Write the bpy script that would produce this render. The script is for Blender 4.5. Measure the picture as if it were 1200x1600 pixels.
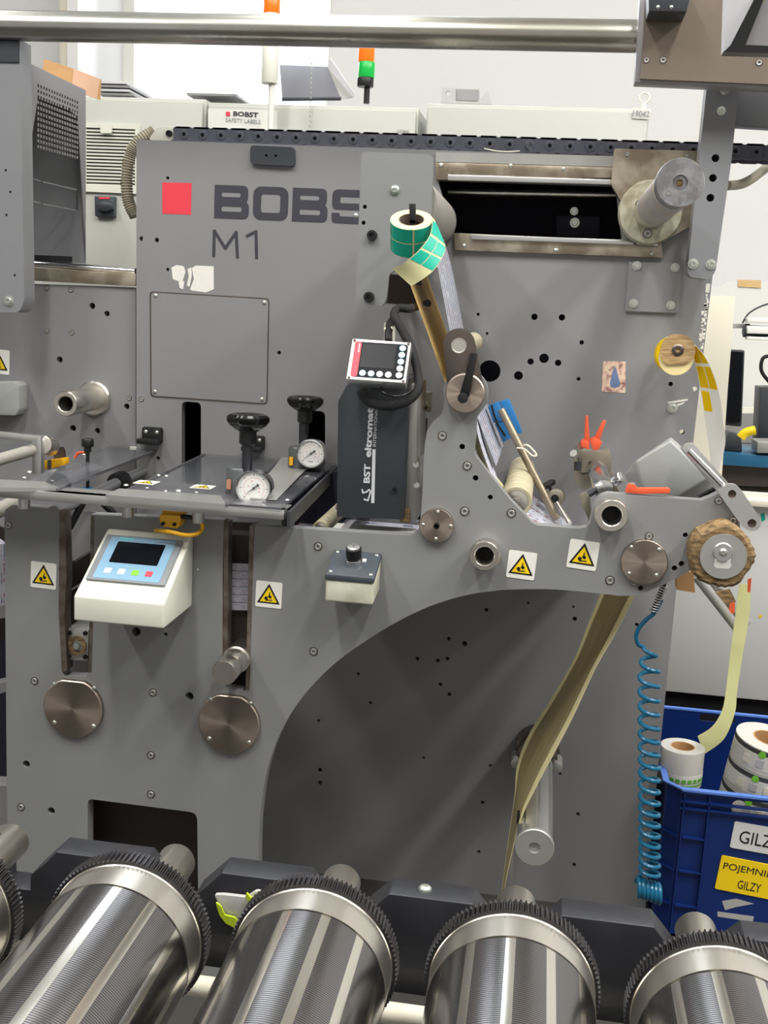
import bpy, bmesh, math, random
from mathutils import Vector as V, Matrix
random.seed(4)
for o in list(bpy.data.objects): bpy.data.objects.remove(o)
S = bpy.context.scene
COL = S.collection
# ------------------------------------------------------------------ camera, world, lights
CP = V((0, -2.1, 1.5)); FP = 1707.0
_y, _p, _r = [math.radians(a) for a in (-7.942, -10.69, 2.957)]
_f = V((math.sin(_y)*math.cos(_p), math.cos(_y)*math.cos(_p), math.sin(_p)))
_r0 = V((math.cos(_y), -math.sin(_y), 0)); _u0 = _r0.cross(_f)
RT = _r0*math.cos(_r)+_u0*math.sin(_r); UP = -_r0*math.sin(_r)+_u0*math.cos(_r)
cam = bpy.data.objects.new('camera', bpy.data.cameras.new('camera')); COL.objects.link(cam)
m = Matrix.Identity(4)
for i in range(3):
    m[i][0] = RT[i]; m[i][1] = UP[i]; m[i][2] = -_f[i]; m[i][3] = CP[i]
cam.matrix_world = m
cam.data.sensor_fit = 'VERTICAL'; cam.data.sensor_height = 36; cam.data.lens = 36*FP/1600
cam.data.clip_start = .05; cam.data.clip_end = 60
S.camera = cam
S.view_settings.view_transform = 'Standard'; S.view_settings.look = 'None'
S.view_settings.gamma = 1; S.view_settings.use_curve_mapping = False
S.view_settings.exposure = 0.0
w = bpy.data.worlds.new('world'); S.world = w; w.use_nodes = True
w.node_tree.nodes['Background'].inputs[0].default_value = (.86, .90, 1, 1)
w.node_tree.nodes['Background'].inputs[1].default_value = 0.5
def area(name, loc, sx, sy, power, col=(1, 1, 1), rot=(0, 0, 0)):
    l = bpy.data.lights.new(name, 'AREA'); l.shape = 'RECTANGLE'; l.size = sx; l.size_y = sy
    l.energy = power; l.color = col
    o = bpy.data.objects.new(name, l); COL.objects.link(o); o.location = loc; o.rotation_euler = rot
    return o
CEIL = 4.2
LAMPS = [(-2.6, -1.75), (-.9, -1.75), (.8, -1.75), (2.5, -1.75), (-2.6, .8), (-.9, .8), (.8, .8), (2.5, .8), (2.3, -.35), (3.7, -.35)]  # last two are added lamps that brighten the right background and crate
for x, y in LAMPS:
    area('lamp_light', (x, y, CEIL-.16), .3, 1.9, 66 if y < -1 else 15 if y > 0 else 58, (1, .985, .95))
area('window_daylight', (-1.1, 2.72, 3.0), 1.5, 1.5, 25, (.85, .93, 1), (math.radians(90), 0, math.radians(180)))

# ------------------------------------------------------------------ projection helpers
def ray(px, py): return RT*((px-600)/FP) - UP*((py-800)/FP) + _f
def P(px, py, Y):
    d = ray(px, py); return CP + d*((Y-CP.y)/d.y)
def PZ(px, py, Z):
    d = ray(px, py); return CP + d*((Z-CP.z)/d.z)
def PX(px, py, X):
    d = ray(px, py); return CP + d*((X-CP.x)/d.x)
def onp(px, py, p0, n):
    d = ray(px, py); return CP + d*((V(p0)-CP).dot(n)/d.dot(n))
def mpp(Y): return (Y+2.1)*.985/FP          # metres per photograph pixel at depth Y
def mq(px, py, Y): return (Y+2.1)/ray(px, py).y/FP          # the same, exact for one place
FX, FY, FZ = V((1, 0, 0)), V((0, 1, 0)), V((0, 0, 1))
def face(o, u=FX, v=FZ): u = V(u).normalized(); v = V(v).normalized(); return (V(o), u, v, u.cross(v).normalized())
def fr(px, py, Y, ang=0):
    a = math.radians(ang); return face(P(px, py, Y), (math.cos(a), 0, math.sin(a)), (-math.sin(a), 0, math.cos(a)))
# ------------------------------------------------------------------ materials
def lin(c): return tuple(((x/255)/12.92 if x <= 10 else ((x/255+.055)/1.055)**2.4) for x in c)+(1,)
MATS = {}
def mat(name, c, rough=.5, metal=0, var=.06, scale=12, bump=0, trans=0, alpha=1, emit=0, spec=.5, aniso=0, c2=None, bscale=None, stretch=None, ior=1.45, coat=0):
    m_ = bpy.data.materials.new(name); m_.use_nodes = True; nt = m_.node_tree; N = nt.nodes; L = nt.links
    b = N['Principled BSDF']; b.inputs['Roughness'].default_value = rough; b.inputs['Metallic'].default_value = metal
    b.inputs['Specular IOR Level'].default_value = spec; b.inputs['IOR'].default_value = ior
    b.inputs['Coat Weight'].default_value = coat
    if trans: b.inputs['Transmission Weight'].default_value = trans
    if alpha < 1: b.inputs['Alpha'].default_value = alpha
    tc = N.new('ShaderNodeTexCoord'); mp = N.new('ShaderNodeMapping'); L.new(tc.outputs['Object'], mp.inputs[0])
    if stretch: mp.inputs['Scale'].default_value = stretch
    nz = N.new('ShaderNodeTexNoise'); nz.inputs['Scale'].default_value = scale; nz.inputs['Detail'].default_value = 6
    L.new(mp.outputs[0], nz.inputs[0])
    mx = N.new('ShaderNodeMix'); mx.data_type = 'RGBA'; L.new(nz.outputs[0], mx.inputs[0])
    lc = lin(c)
    a = tuple(x*(1-var*1.5) for x in lc[:3])+(1,); d = tuple(min(1, x*(1+var*1.5)) for x in lc[:3])+(1,)
    if c2: d = lin(c2); a = lc
    mx.inputs[6].default_value = a; mx.inputs[7].default_value = d
    if c2:
        rp = N.new('ShaderNodeMapRange'); rp.inputs[1].default_value = .38; rp.inputs[2].default_value = .62
        L.new(nz.outputs[0], rp.inputs[0]); L.new(rp.outputs[0], mx.inputs[0])
    L.new(mx.outputs[2], b.inputs['Base Color'])
    rr = N.new('ShaderNodeMapRange'); rr.inputs[3].default_value = max(.02, rough-.06); rr.inputs[4].default_value = min(1, rough+.08)
    L.new(nz.outputs[0], rr.inputs[0]); L.new(rr.outputs[0], b.inputs['Roughness'])
    if aniso: b.inputs['Anisotropic'].default_value = aniso
    if bump:
        n2 = N.new('ShaderNodeTexNoise'); n2.inputs['Scale'].default_value = bscale or scale*8; L.new(mp.outputs[0], n2.inputs[0])
        bp = N.new('ShaderNodeBump'); bp.inputs['Strength'].default_value = bump; bp.inputs['Distance'].default_value = .002
        L.new(n2.outputs[0], bp.inputs['Height']); L.new(bp.outputs[0], b.inputs['Normal'])
    if emit:
        b.inputs['Emission Color'].default_value = lc; b.inputs['Emission Strength'].default_value = emit
    MATS[name] = m_; return m_
mat('paint', (133, 134, 134), .42, .0, .03, 5, .03, bscale=500)
mat('paint_back', (132, 132, 133), .45, .0, .04, 4, .03, bscale=500)
mat('paint_post', (126, 127, 130), .45, 0, .03, 5)
mat('paint_brown', (124, 112, 100), .4, .5, .1, 6)
mat('bare', (96, 82, 72), .5, .6, .2, 30, c2=(126, 118, 110))
mat('worn_steel', (138, 126, 108), .38, .75, .2, 16, .1, c2=(188, 178, 160))
mat('steel', (222, 217, 208), .30, 1, .015, 5)
mat('steel_dark', (118, 108, 102), .32, 1, .06, 14)
mat('cap_steel', (176, 162, 150), .34, 1, .04, 6, aniso=.85)
mat('chrome', (225, 225, 225), .16, 1, .02, 10)
mat('alu', (205, 205, 203), .32, .85, .03, 10)
mat('alu_matt', (176, 176, 172), .45, .6, .05, 20)
mat('zinc', (200, 204, 196), .3, .8, .08, 60)
mat('black', (24, 24, 26), .4, 0, .1, 30)
mat('black_shiny', (16, 16, 17), .16, 0, .05, 20)
mat('black_anodised', (58, 59, 64), .42, .6, .08, 30)
mat('cavity', (14, 14, 18), .8, 0, .1, 10)
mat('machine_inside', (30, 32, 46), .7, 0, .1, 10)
mat('machine_brown', (58, 50, 46), .6, .2, .15, 8)
mat('chain', (84, 86, 98), .5, 0, .06, 60)
mat('charcoal', (60, 63, 68), .38, .2, .05, 10)
mat('charcoal_lid', (66, 72, 80), .45, 0, .05, 30)
mat('ink', (56, 57, 66), .5, 0, .04, 30)
mat('logo_red', (222, 62, 76), .45, 0, .03, 20)
mat('white_paint', (226, 226, 218), .5, 0, .02, 6)
mat('cabinet', (182, 183, 175), .5, 0, .02, 3)
mat('cabinet_white', (216, 216, 212), .5, 0, .02, 3)
mat('cream', (240, 234, 214), .6, 0, .02, 5)
mat('ivory', (222, 222, 208), .42, 0, .03, 14)
mat('dirty_ivory', (216, 214, 196), .5, 0, .05, 20, c2=(190, 188, 166))
mat('dirty_flange', (176, 172, 152), .5, 0, .1, 40, c2=(146, 140, 118))
mat('disc_alu', (176, 176, 178), .36, .85, .08, 50, c2=(140, 138, 140))
mat('foil_black', (26, 28, 32), .5, 0, 0, 10, spec=.15)
mat('wall', (214, 213, 212), .85, 0, .015, 2)
mat('ceiling_white', (246, 246, 244), .9, 0, .01, 2)
mat('floor', (66, 64, 62), .45, 0, .12, 3)
mat('paper', (238, 236, 230), .6, 0, .01, 20)
mat('sticker', (236, 234, 226), .5, 0, .02, 30)
mat('sticker_yellow', (246, 210, 20), .45, 0, .02, 30)
mat('old_label', (226, 224, 216), .7, 0, .03, 60)
mat('liner', (226, 222, 176), .5, 0, .02, 20)
mat('liner_pale', (252, 252, 216), .5, 0, .02, 20)
mat('kraft', (178, 146, 88), .5, 0, .1, 40, c2=(206, 178, 118), stretch=(1, 1, 1))
mat('teal', (6, 166, 142), .4, 0, .02, 20)
mat('label_yellow', (255, 226, 0), .45, 0, .02, 20)
mat('core_side', (232, 212, 156), .7, 0, .06, 60)
mat('core_brown', (128, 112, 96), .8, 0, .1, 60)
mat('cardboard', (196, 152, 104), .8, 0, .05, 20)
mat('cardboard_pink', (232, 188, 158), .8, 0, .04, 20)
mat('worn_card', (104, 84, 58), .85, 0, .2, 60, .9, c2=(160, 132, 92), stretch=(1, 1, 3))
mat('orange', (226, 92, 56), .4, 0, .04, 20)
mat('lamp_orange', (255, 110, 20), .25, 0, .02, 10, emit=.35)
mat('lamp_green', (20, 175, 70), .25, 0, .02, 10, emit=.1)
mat('safety_yellow', (238, 176, 28), .4, 0, .05, 30)
mat('hose_blue', (24, 94, 126), .22, 0, .04, 20)
mat('plastic_blue', (44, 118, 178), .35, 0, .06, 30)
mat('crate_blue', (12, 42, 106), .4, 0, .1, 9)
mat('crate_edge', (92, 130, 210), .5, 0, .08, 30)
mat('tool_blue', (34, 96, 132), .4, 0, .08, 20)
mat('screen_black', (12, 14, 20), .3, 0, .05, 10, spec=.15)
mat('panel_blue', (126, 164, 190), .35, 0, .02, 20)
mat('panel_grey', (130, 134, 138), .4, 0, .02, 20)
mat('key_white', (230, 232, 226), .5, 0, .02, 20)
mat('key_cyan', (176, 218, 236), .4, 0, .02, 20)
mat('key_green', (130, 214, 60), .5, 0, .02, 20)
mat('key_red', (226, 70, 84), .5, 0, .02, 20)
mat('text_cyan', (120, 232, 226), .5, 0, .0, 20)
mat('text_grey', (150, 150, 156), .5, 0, .0, 20)
mat('text_silver', (214, 216, 220), .4, .2, .0, 20)
mat('text_black', (22, 22, 24), .5, 0, .0, 20)
mat('text_red', (205, 66, 66), .5, 0, 0, 20)
mat('rubber_roll', (158, 150, 118), .65, 0, .1, 20, .1, c2=(196, 188, 162), stretch=(1, 8, 1))
mat('rubber_grey', (150, 146, 138), .6, 0, .08, 14, stretch=(1, 6, 1))
mat('clamp', (158, 150, 134), .42, .55, .08, 40)
mat('rod_dirty', (150, 138, 118), .4, .7, .2, 30)
mat('grey_plastic', (150, 152, 150), .4, 0, .02, 10)
mat('brown_hole', (94, 74, 66), .6, 0, .1, 30)
mat('dial', (236, 236, 232), .35, 0, .0, 20)
mat('dial_red', (222, 150, 150), .5, 0, 0, 20)
mat('fabric_black', (34, 34, 36), .6, 0, .3, 500, .8, bscale=900)
mat('hose_beige', (168, 160, 140), .5, 0, .05, 20)
mat('green_pack', (178, 200, 40), .4, 0, .05, 20)
mat('pack_grey', (190, 188, 184), .35, .2, .05, 20)
mat('purple_grey', (150, 148, 150), .4, .3, .03, 10)
mat('glow_lamp', (255, 252, 244), .5, emit=5.0)
mat('tape', (206, 172, 120), .5, 0, .1, 30)
mat('wood', (186, 158, 112), .6, 0, .1, 10, c2=(146, 116, 78), stretch=(3, 1, 26))
mat('pink_tint', (170, 120, 96), .6, 0, .1, 30)
mat('sheet_paper', (196, 196, 200), .6, 0, .05, 60)
mat('gear_steel', (98, 96, 98), .24, 1, .1, 40)
mat('green_label', (96, 176, 60), .5, 0, .05, 40)
mat('print_dark', (70, 72, 70), .5, 0, .2, 200)

def nodes_of(name, rough=.5, metal=0):
    m_ = bpy.data.materials.new(name); m_.use_nodes = True; MATS[name] = m_
    b = m_.node_tree.nodes['Principled BSDF']; b.inputs['Roughness'].default_value = rough; b.inputs['Metallic'].default_value = metal
    return m_, m_.node_tree.nodes, m_.node_tree.links, b
def math_(N, L, op, a, b=None, c=None):
    n = N.new('ShaderNodeMath'); n.operation = op
    for i, x in enumerate((a, b, c)):
        if x is None: continue
        if isinstance(x, (int, float)): n.inputs[i].default_value = x
        else: L.new(x, n.inputs[i])
    return n.outputs[0]
def mixc(N, L, fac, a, b):
    n = N.new('ShaderNodeMix'); n.data_type = 'RGBA'; L.new(fac, n.inputs[0])
    for i, x in ((6, a), (7, b)):
        if isinstance(x, tuple): n.inputs[i].default_value = x
        else: L.new(x, n.inputs[i])
    return n.outputs[2]
# clear acrylic: tinted see-through sheet with a gloss
m_, N, L, b = nodes_of('acrylic', .06); b.inputs['Base Color'].default_value = lin((112, 114, 120)); b.inputs['Alpha'].default_value = .33
m_, N, L, b = nodes_of('gauge_glass', .03); b.inputs['Base Color'].default_value = (1, 1, 1, 1); b.inputs['Alpha'].default_value = .08
m_, N, L, b = nodes_of('window_glass', .02); b.inputs['Base Color'].default_value = (1, 1, 1, 1); b.inputs['Alpha'].default_value = .06
# outdoors seen through the window: overcast bright sky
m_, N, L, b = nodes_of('bright_outdoors'); e = N.new('ShaderNodeEmission'); e.inputs[0].default_value = (.93, .97, 1, 1); e.inputs[1].default_value = 2.2
L.new(e.outputs[0], N['Material Output'].inputs[0])
nt = MATS['cap_steel'].node_tree; tg = nt.nodes.new('ShaderNodeTangent'); tg.direction_type = 'RADIAL'; tg.axis = 'Y'; nt.links.new(tg.outputs[0], nt.nodes['Principled BSDF'].inputs['Tangent'])
# printing cylinder: polished strips between finely grooved bands
m_, N, L, b = nodes_of('grooved_cylinder', .2, 1)
tc = N.new('ShaderNodeTexCoord'); sp = N.new('ShaderNodeSeparateXYZ'); L.new(tc.outputs['Object'], sp.inputs[0])
an = math_(N, L, 'ARCTAN2', sp.outputs[0], sp.outputs[2]); fr_ = math_(N, L, 'FRACT', math_(N, L, 'MULTIPLY_ADD', an, 13/(2*math.pi), 20.13))
band = math_(N, L, 'GREATER_THAN', fr_, .24)
gy = math_(N, L, 'SINE', math_(N, L, 'MULTIPLY', sp.outputs[1], 2*math.pi/.0030)); g2 = math_(N, L, 'MULTIPLY_ADD', gy, .5, .5)
gg = mixc(N, L, g2, lin((92, 90, 90)), lin((158, 156, 158)))
L.new(mixc(N, L, band, lin((226, 222, 212)), gg), b.inputs['Base Color'])
L.new(math_(N, L, 'MULTIPLY_ADD', band, .07, .17), b.inputs['Roughness'])
# printed web: pale paper with rows of blue / red print; rows follow the path, coordinates from UV
def printed(name, base, c1, c2, rows=9, cut=.55, alpha=1):
    m_, N, L, b = nodes_of(name, .5)
    uv = N.new('ShaderNodeUVMap'); sp = N.new('ShaderNodeSeparateXYZ'); L.new(uv.outputs[0], sp.inputs[0])
    r = math_(N, L, 'FRACT', math_(N, L, 'MULTIPLY', sp.outputs[1], rows)); rm = math_(N, L, 'COMPARE', r, .5, .2)
    mp = N.new('ShaderNodeMapping'); mp.inputs['Scale'].default_value = (70, rows*1.1, 1); L.new(uv.outputs[0], mp.inputs[0])
    nz = N.new('ShaderNodeTexNoise'); nz.inputs['Scale'].default_value = 1.0; nz.inputs['Detail'].default_value = 3; L.new(mp.outputs[0], nz.inputs[0])
    k = math_(N, L, 'MULTIPLY', rm, math_(N, L, 'GREATER_THAN', nz.outputs[0], cut))
    n2 = N.new('ShaderNodeTexNoise'); n2.inputs['Scale'].default_value = 5; L.new(uv.outputs[0], n2.inputs[0])
    pc = mixc(N, L, math_(N, L, 'GREATER_THAN', n2.outputs[0], .53), lin(c1), lin(c2))
    L.new(mixc(N, L, k, lin(base), pc), b.inputs['Base Color'])
printed('print_web', (224, 226, 236), (120, 130, 178), (196, 96, 108), 11)
printed('print_lines', (206, 208, 218), (140, 146, 172), (150, 120, 130), 8, .42)
# metallic waste web, streaks along the path
m_, N, L, b = nodes_of('waste_web', .35, .05)
uv = N.new('ShaderNodeUVMap'); mp = N.new('ShaderNodeMapping'); mp.inputs['Scale'].default_value = (2.5, 16, 1); L.new(uv.outputs[0], mp.inputs[0])
nz = N.new('ShaderNodeTexNoise'); nz.inputs['Scale'].default_value = 1.6; nz.inputs['Detail'].default_value = 5; L.new(mp.outputs[0], nz.inputs[0])
sp = N.new('ShaderNodeSeparateXYZ'); L.new(uv.outputs[0], sp.inputs[0])
edge = math_(N, L, 'GREATER_THAN', math_(N, L, 'ABSOLUTE', math_(N, L, 'SUBTRACT', sp.outputs[1], .5)), .37)
L.new(mixc(N, L, edge, mixc(N, L, nz.outputs[0], lin((150, 138, 100)), lin((230, 218, 176))), lin((252, 246, 210))), b.inputs['Base Color'])
m_, N, L, b = nodes_of('gold_web', .4, .05)
uv = N.new('ShaderNodeUVMap'); mp = N.new('ShaderNodeMapping'); mp.inputs['Scale'].default_value = (.8, 16, 1); L.new(uv.outputs[0], mp.inputs[0])
nz = N.new('ShaderNodeTexNoise'); nz.inputs['Scale'].default_value = 1.6; nz.inputs['Detail'].default_value = 2; L.new(mp.outputs[0], nz.inputs[0])
L.new(mixc(N, L, nz.outputs[0], lin((216, 180, 104)), lin((255, 238, 180))), b.inputs['Base Color'])
# picture card
m_, N, L, b = nodes_of('picture_card', .5)
tc = N.new('ShaderNodeTexCoord'); n1 = N.new('ShaderNodeTexNoise'); n1.inputs['Scale'].default_value = 70; n1.inputs['Detail'].default_value = 2; L.new(tc.outputs['Object'], n1.inputs[0])
cr_ = N.new('ShaderNodeValToRGB'); L.new(n1.outputs[0], cr_.inputs[0])
cr_.color_ramp.elements[0].position = .36; cr_.color_ramp.elements[0].color = lin((150, 104, 96)); cr_.color_ramp.elements[1].position = .62; cr_.color_ramp.elements[1].color = lin((226, 206, 176))
e_ = cr_.color_ramp.elements.new(.48); e_.color = lin((210, 176, 160))
L.new(cr_.outputs[0], b.inputs['Base Color'])

# thin papers let some light through
for nm_, k_ in (('paper', .35), ('liner', .3), ('liner_pale', .6), ('label_yellow', .5), ('waste_web', .5), ('gold_web', .55), ('print_web', .25), ('print_lines', .25)):
    nt = MATS[nm_].node_tree; b = nt.nodes['Principled BSDF']; t_ = nt.nodes.new('ShaderNodeBsdfTranslucent'); mx = nt.nodes.new('ShaderNodeMixShader'); mx.inputs[0].default_value = k_
    nt.links.new(b.inputs['Base Color'].links[0].from_socket, t_.inputs[0]); nt.links.new(b.outputs[0], mx.inputs[1]); nt.links.new(t_.outputs[0], mx.inputs[2]); nt.links.new(mx.outputs[0], nt.nodes['Material Output'].inputs[0])
mat('enclosure_paint', (116, 114, 116), .45, 0, .03, 5)
mat('housing_grey', (88, 91, 92), .35, .2, .04, 20)
mat('sheet_dark', (98, 97, 104), .4, .2, .04, 20)
mat('robe_blue', (104, 122, 160), .5, 0, .2, 90)
# ------------------------------------------------------------------ object helpers
def wl(o):
    v = V((0, 0, 0))
    while o is not None: v = v+o.location; o = o.parent
    return v
def tag(o, label=None, cat=None, group=None, kind=None):
    for k, x in (('label', label), ('category', cat), ('group', group), ('kind', kind)):
        if x: o[k] = x
    return o
def thing(name, label, cat, loc, group=None):
    o = bpy.data.objects.new(name, None); COL.objects.link(o); o.location = V(loc); o.empty_display_size = .05
    return tag(o, label, cat, group)
class M:
    def __init__(s): s.v = []; s.f = []; s.mi = []; s.uv = {}; s.cur = 0
    def add(s, vs, fs):
        k = len(s.v); s.v += [V(x) for x in vs]; s.f += [tuple(i+k for i in f) for f in fs]; s.mi += [s.cur]*len(fs); return s
    def box(s, a, b):
        x0, y0, z0 = a; x1, y1, z1 = b
        return s.add([(x0, y0, z0), (x1, y0, z0), (x1, y1, z0), (x0, y1, z0), (x0, y0, z1), (x1, y0, z1), (x1, y1, z1), (x0, y1, z1)],
                     [(0, 1, 2, 3), (4, 5, 6, 7), (0, 1, 5, 4), (1, 2, 6, 5), (2, 3, 7, 6), (3, 0, 4, 7)])
    def obox(s, F, w, h, d0, d1, cx=0, cy=0):
        return s.prism([(cx-w/2, cy-h/2), (cx+w/2, cy-h/2), (cx+w/2, cy+h/2), (cx-w/2, cy+h/2)], F, d0, d1)
    def prism(s, pts, F, d0, d1):
        O, u, v, n = F; k = len(pts)
        vs = [O+u*x+v*y+n*d for d in (d0, d1) for x, y in pts]
        return s.add(vs, [tuple(range(k)), tuple(range(k, 2*k))]+[(i, (i+1) % k, k+(i+1) % k, k+i) for i in range(k)])
    def hexa(s, A, B):        # two matching loops of 3-D points
        k = len(A)
        return s.add(list(A)+list(B), [tuple(range(k)), tuple(range(k, 2*k))]+[(i, (i+1) % k, k+(i+1) % k, k+i) for i in range(k)])
    def lathe(s, p0, d, prof, n=32, lobes=0, amp=0, closed=True):
        p0 = V(p0); d = V(d).normalized(); a = d.orthogonal().normalized(); b = d.cross(a)
        if abs(d.y) > .99: a = V((1, 0, 0)); b = d.cross(a)
        if abs(d.z) > .99: a = V((1, 0, 0)); b = d.cross(a)
        vs = []; fs = []
        for r, h in prof:
            for i in range(n):
                t = 2*math.pi*i/n; rr = r*(1+amp*math.cos(lobes*t)) if lobes else r
                vs.append(p0+d*h+(a*math.cos(t)+b*math.sin(t))*rr)
        for j in range(len(prof)-1):
            for i in range(n): fs.append((j*n+i, j*n+(i+1) % n, (j+1)*n+(i+1) % n, (j+1)*n+i))
        if closed: fs += [tuple(range(n)), tuple(range((len(prof)-1)*n, len(prof)*n))]
        return s.add(vs, fs)
    def cyl(s, p0, p1, r, r1=None, n=28):
        p0 = V(p0); p1 = V(p1); L_ = (p1-p0).length
        return s.lathe(p0, p1-p0, [(r, 0), (r if r1 is None else r1, L_)], n)
    def ring(s, p0, d, r0, r1, h, n=36):   # r0 inner, r1 outer
        p0 = V(p0); k = len(s.v)
        s.lathe(p0, d, [(r0, 0), (r1, 0), (r1, h), (r0, h), (r0, 0)], n, closed=False); return s
    def tube(s, pts, r, n=10, sub=6):
        pts = crv([V(p) for p in pts], sub) if sub > 1 else [V(p) for p in pts]
        vs = []; fs = []; a = None
        for i, p in enumerate(pts):
            t = (pts[min(i+1, len(pts)-1)]-pts[max(i-1, 0)]).normalized()
            a = t.orthogonal().normalized() if a is None else (a-t*a.dot(t)).normalized(); b = t.cross(a)
            rr = r(i/(len(pts)-1)) if callable(r) else r
            for j in range(n):
                q = 2*math.pi*j/n; vs.append(p+(a*math.cos(q)+b*math.sin(q))*rr)
        for i in range(len(pts)-1):
            for j in range(n): fs.append((i*n+j, i*n+(j+1) % n, (i+1)*n+(j+1) % n, (i+1)*n+j))
        fs += [tuple(range(n)), tuple(range(len(vs)-n, len(vs)))]
        return s.add(vs, fs)
    def ribbon(s, A, B, t=.0006, sub=5, across=8):   # sheet between edges A and B, with UV (along, across)
        A = crv([V(x) for x in A], sub) if sub > 1 else [V(x) for x in A]; B = crv([V(x) for x in B], sub) if sub > 1 else [V(x) for x in B]
        n = len(A); k = len(s.v); c = across+1; base = []
        L_ = 0; U = [0]
        for i in range(1, n): L_ += (A[i]-A[i-1]).length; U.append(L_)
        nr = []
        for i in range(n):
            d = (A[min(i+1, n-1)]-A[max(i-1, 0)]); nr.append(d.cross(B[i]-A[i]).normalized()*t)
        for sd in (0, 1):
            for i in range(n):
                for j in range(c): base.append(A[i].lerp(B[i], j/across)+nr[i]*sd)
        fs = []; o2 = n*c
        for i in range(n-1):
            for j in range(across):
                q = (i*c+j, i*c+j+1, (i+1)*c+j+1, (i+1)*c+j); fs += [q, tuple(x+o2 for x in q)]
        bd = [j for j in range(c)]+[(i+1)*c-1 for i in range(1, n)]+[(n-1)*c+j for j in range(c-2, -1, -1)]+[i*c for i in range(n-2, 0, -1)]
        for i in range(len(bd)): a_, b_ = bd[i], bd[(i+1) % len(bd)]; fs.append((a_, b_, b_+o2, a_+o2))
        for sd in (0, 1):
            for i in range(n):
                for j in range(c): s.uv[k+sd*o2+i*c+j] = (U[i], j/across)
        return s.add(base, fs)
    def mesh(s, me, F=None):
        k = [V(v.co) for v in me.vertices]
        if F: O, u, v, n = F; k = [O+u*c.x+v*c.y+n*c.z for c in k]
        return s.add(k, [tuple(p.vertices) for p in me.polygons])
    def fill(s, loops, F, d0, d1):        # first loop outer, others holes (or further outers)
        cu = bpy.data.curves.new('c', 'CURVE'); cu.dimensions = '2D'; cu.fill_mode = 'BOTH'; cu.extrude = abs(d1-d0)/2
        for lp in loops:
            sp = cu.splines.new('POLY'); sp.points.add(len(lp)-1); sp.use_cyclic_u = True
            for i, (x, y) in enumerate(lp): sp.points[i].co = (x, y, 0, 1)
        o = bpy.data.objects.new('c', cu); me = bpy.data.meshes.new_from_object(o)
        O, u, v, n = F; s.mesh(me, (O+n*(d0+d1)/2, u, v, n))
        bpy.data.objects.remove(o); bpy.data.meshes.remove(me); bpy.data.curves.remove(cu); return s
    def text(s, txt, F, w, h, d=.0006, bold=0.0, spacing=1.0):
        cu = bpy.data.curves.new('t', 'FONT'); cu.body = txt; cu.extrude = .01; cu.offset = bold; cu.space_character = spacing
        cu.resolution_u = 3
        o = bpy.data.objects.new('t', cu); me = bpy.data.meshes.new_from_object(o)
        xs = [v.co.x for v in me.vertices]; ys = [v.co.y for v in me.vertices]
        cx, cy = (min(xs)+max(xs))/2, (min(ys)+max(ys))/2; kx = w/(max(xs)-min(xs)); ky = h/(max(ys)-min(ys))
        for v in me.vertices: v.co = ((v.co.x-cx)*kx, (v.co.y-cy)*ky, d if v.co.z > 0 else 0)
        s.mesh(me, F); bpy.data.objects.remove(o); bpy.data.meshes.remove(me); bpy.data.curves.remove(cu); return s
    def build(s, name, mt, parent=None, origin=None, bev=0, seg=2, ang=35, merge=True):
        me = bpy.data.meshes.new(name); bm = bmesh.new()
        if origin is None:
            if parent is not None: origin = wl(parent)
            else:
                lo = [min(v[i] for v in s.v) for i in range(3)]; hi = [max(v[i] for v in s.v) for i in range(3)]
                origin = V(((lo[0]+hi[0])/2, (lo[1]+hi[1])/2, lo[2]))
        origin = V(origin)
        bv = [bm.verts.new(v-origin) for v in s.v]; uvl = bm.loops.layers.uv.new('UVMap') if s.uv else None
        for f, mi in zip(s.f, s.mi):
            try: bf = bm.faces.new([bv[i] for i in f])
            except ValueError: continue
            bf.material_index = mi; bf.smooth = True
            if uvl:
                for lp, i in zip(bf.loops, f): lp[uvl].uv = s.uv.get(i, (0, 0))
        if merge and not s.uv: bmesh.ops.remove_doubles(bm, verts=bm.verts, dist=1e-6)
        bmesh.ops.recalc_face_normals(bm, faces=bm.faces)
        if bev:
            ed = [e for e in bm.edges if len(e.link_faces) == 2 and e.calc_face_angle(0) > math.radians(ang)]
            bmesh.ops.bevel(bm, geom=ed, offset=bev, segments=seg, profile=.5, affect='EDGES', clamp_overlap=True)
            for f in bm.faces: f.smooth = True
        bm.to_mesh(me); bm.free()
        me.set_sharp_from_angle(angle=math.radians(38))
        for x in (mt if isinstance(mt, (list, tuple)) else [mt]): me.materials.append(MATS[x])
        o = bpy.data.objects.new(name, me); COL.objects.link(o)
        o.location = origin-(wl(parent) if parent is not None else V((0, 0, 0)))
        if parent is not None: o.parent = parent
        return o
def crv(p, n):
    if len(p) < 3 or n < 2: return p
    out = []; T = type(p[0])
    for i in range(len(p)-1):
        a, b, c, d = p[max(i-1, 0)], p[i], p[i+1], p[min(i+2, len(p)-1)]
        for k in range(n):
            t = k/n; out.append(((b*2)+(c-a)*t+(a*2-b*5+c*4-d)*t*t+(b*3-a-c*3+d)*t**3)*.5)
    out.append(p[-1]); return out
def c2(pts, n=5): return [tuple(q) for q in crv([V((x, y)) for x, y in pts], n)]
def circ(x, y, r, n=20, a0=0, a1=360):
    k = n if a1-a0 >= 360 else n+1
    return [(x+r*math.cos(math.radians(a0+(a1-a0)*i/n)), y+r*math.sin(math.radians(a0+(a1-a0)*i/n))) for i in range(k)]
def rrect(w, h, r, cx=0, cy=0, n=4):
    o = []
    for sx, sy, a in ((1, 1, 0), (-1, 1, 90), (-1, -1, 180), (1, -1, 270)):
        o += circ(cx+sx*(w/2-r), cy+sy*(h/2-r), r, n, a, a+90)
    return o
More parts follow.
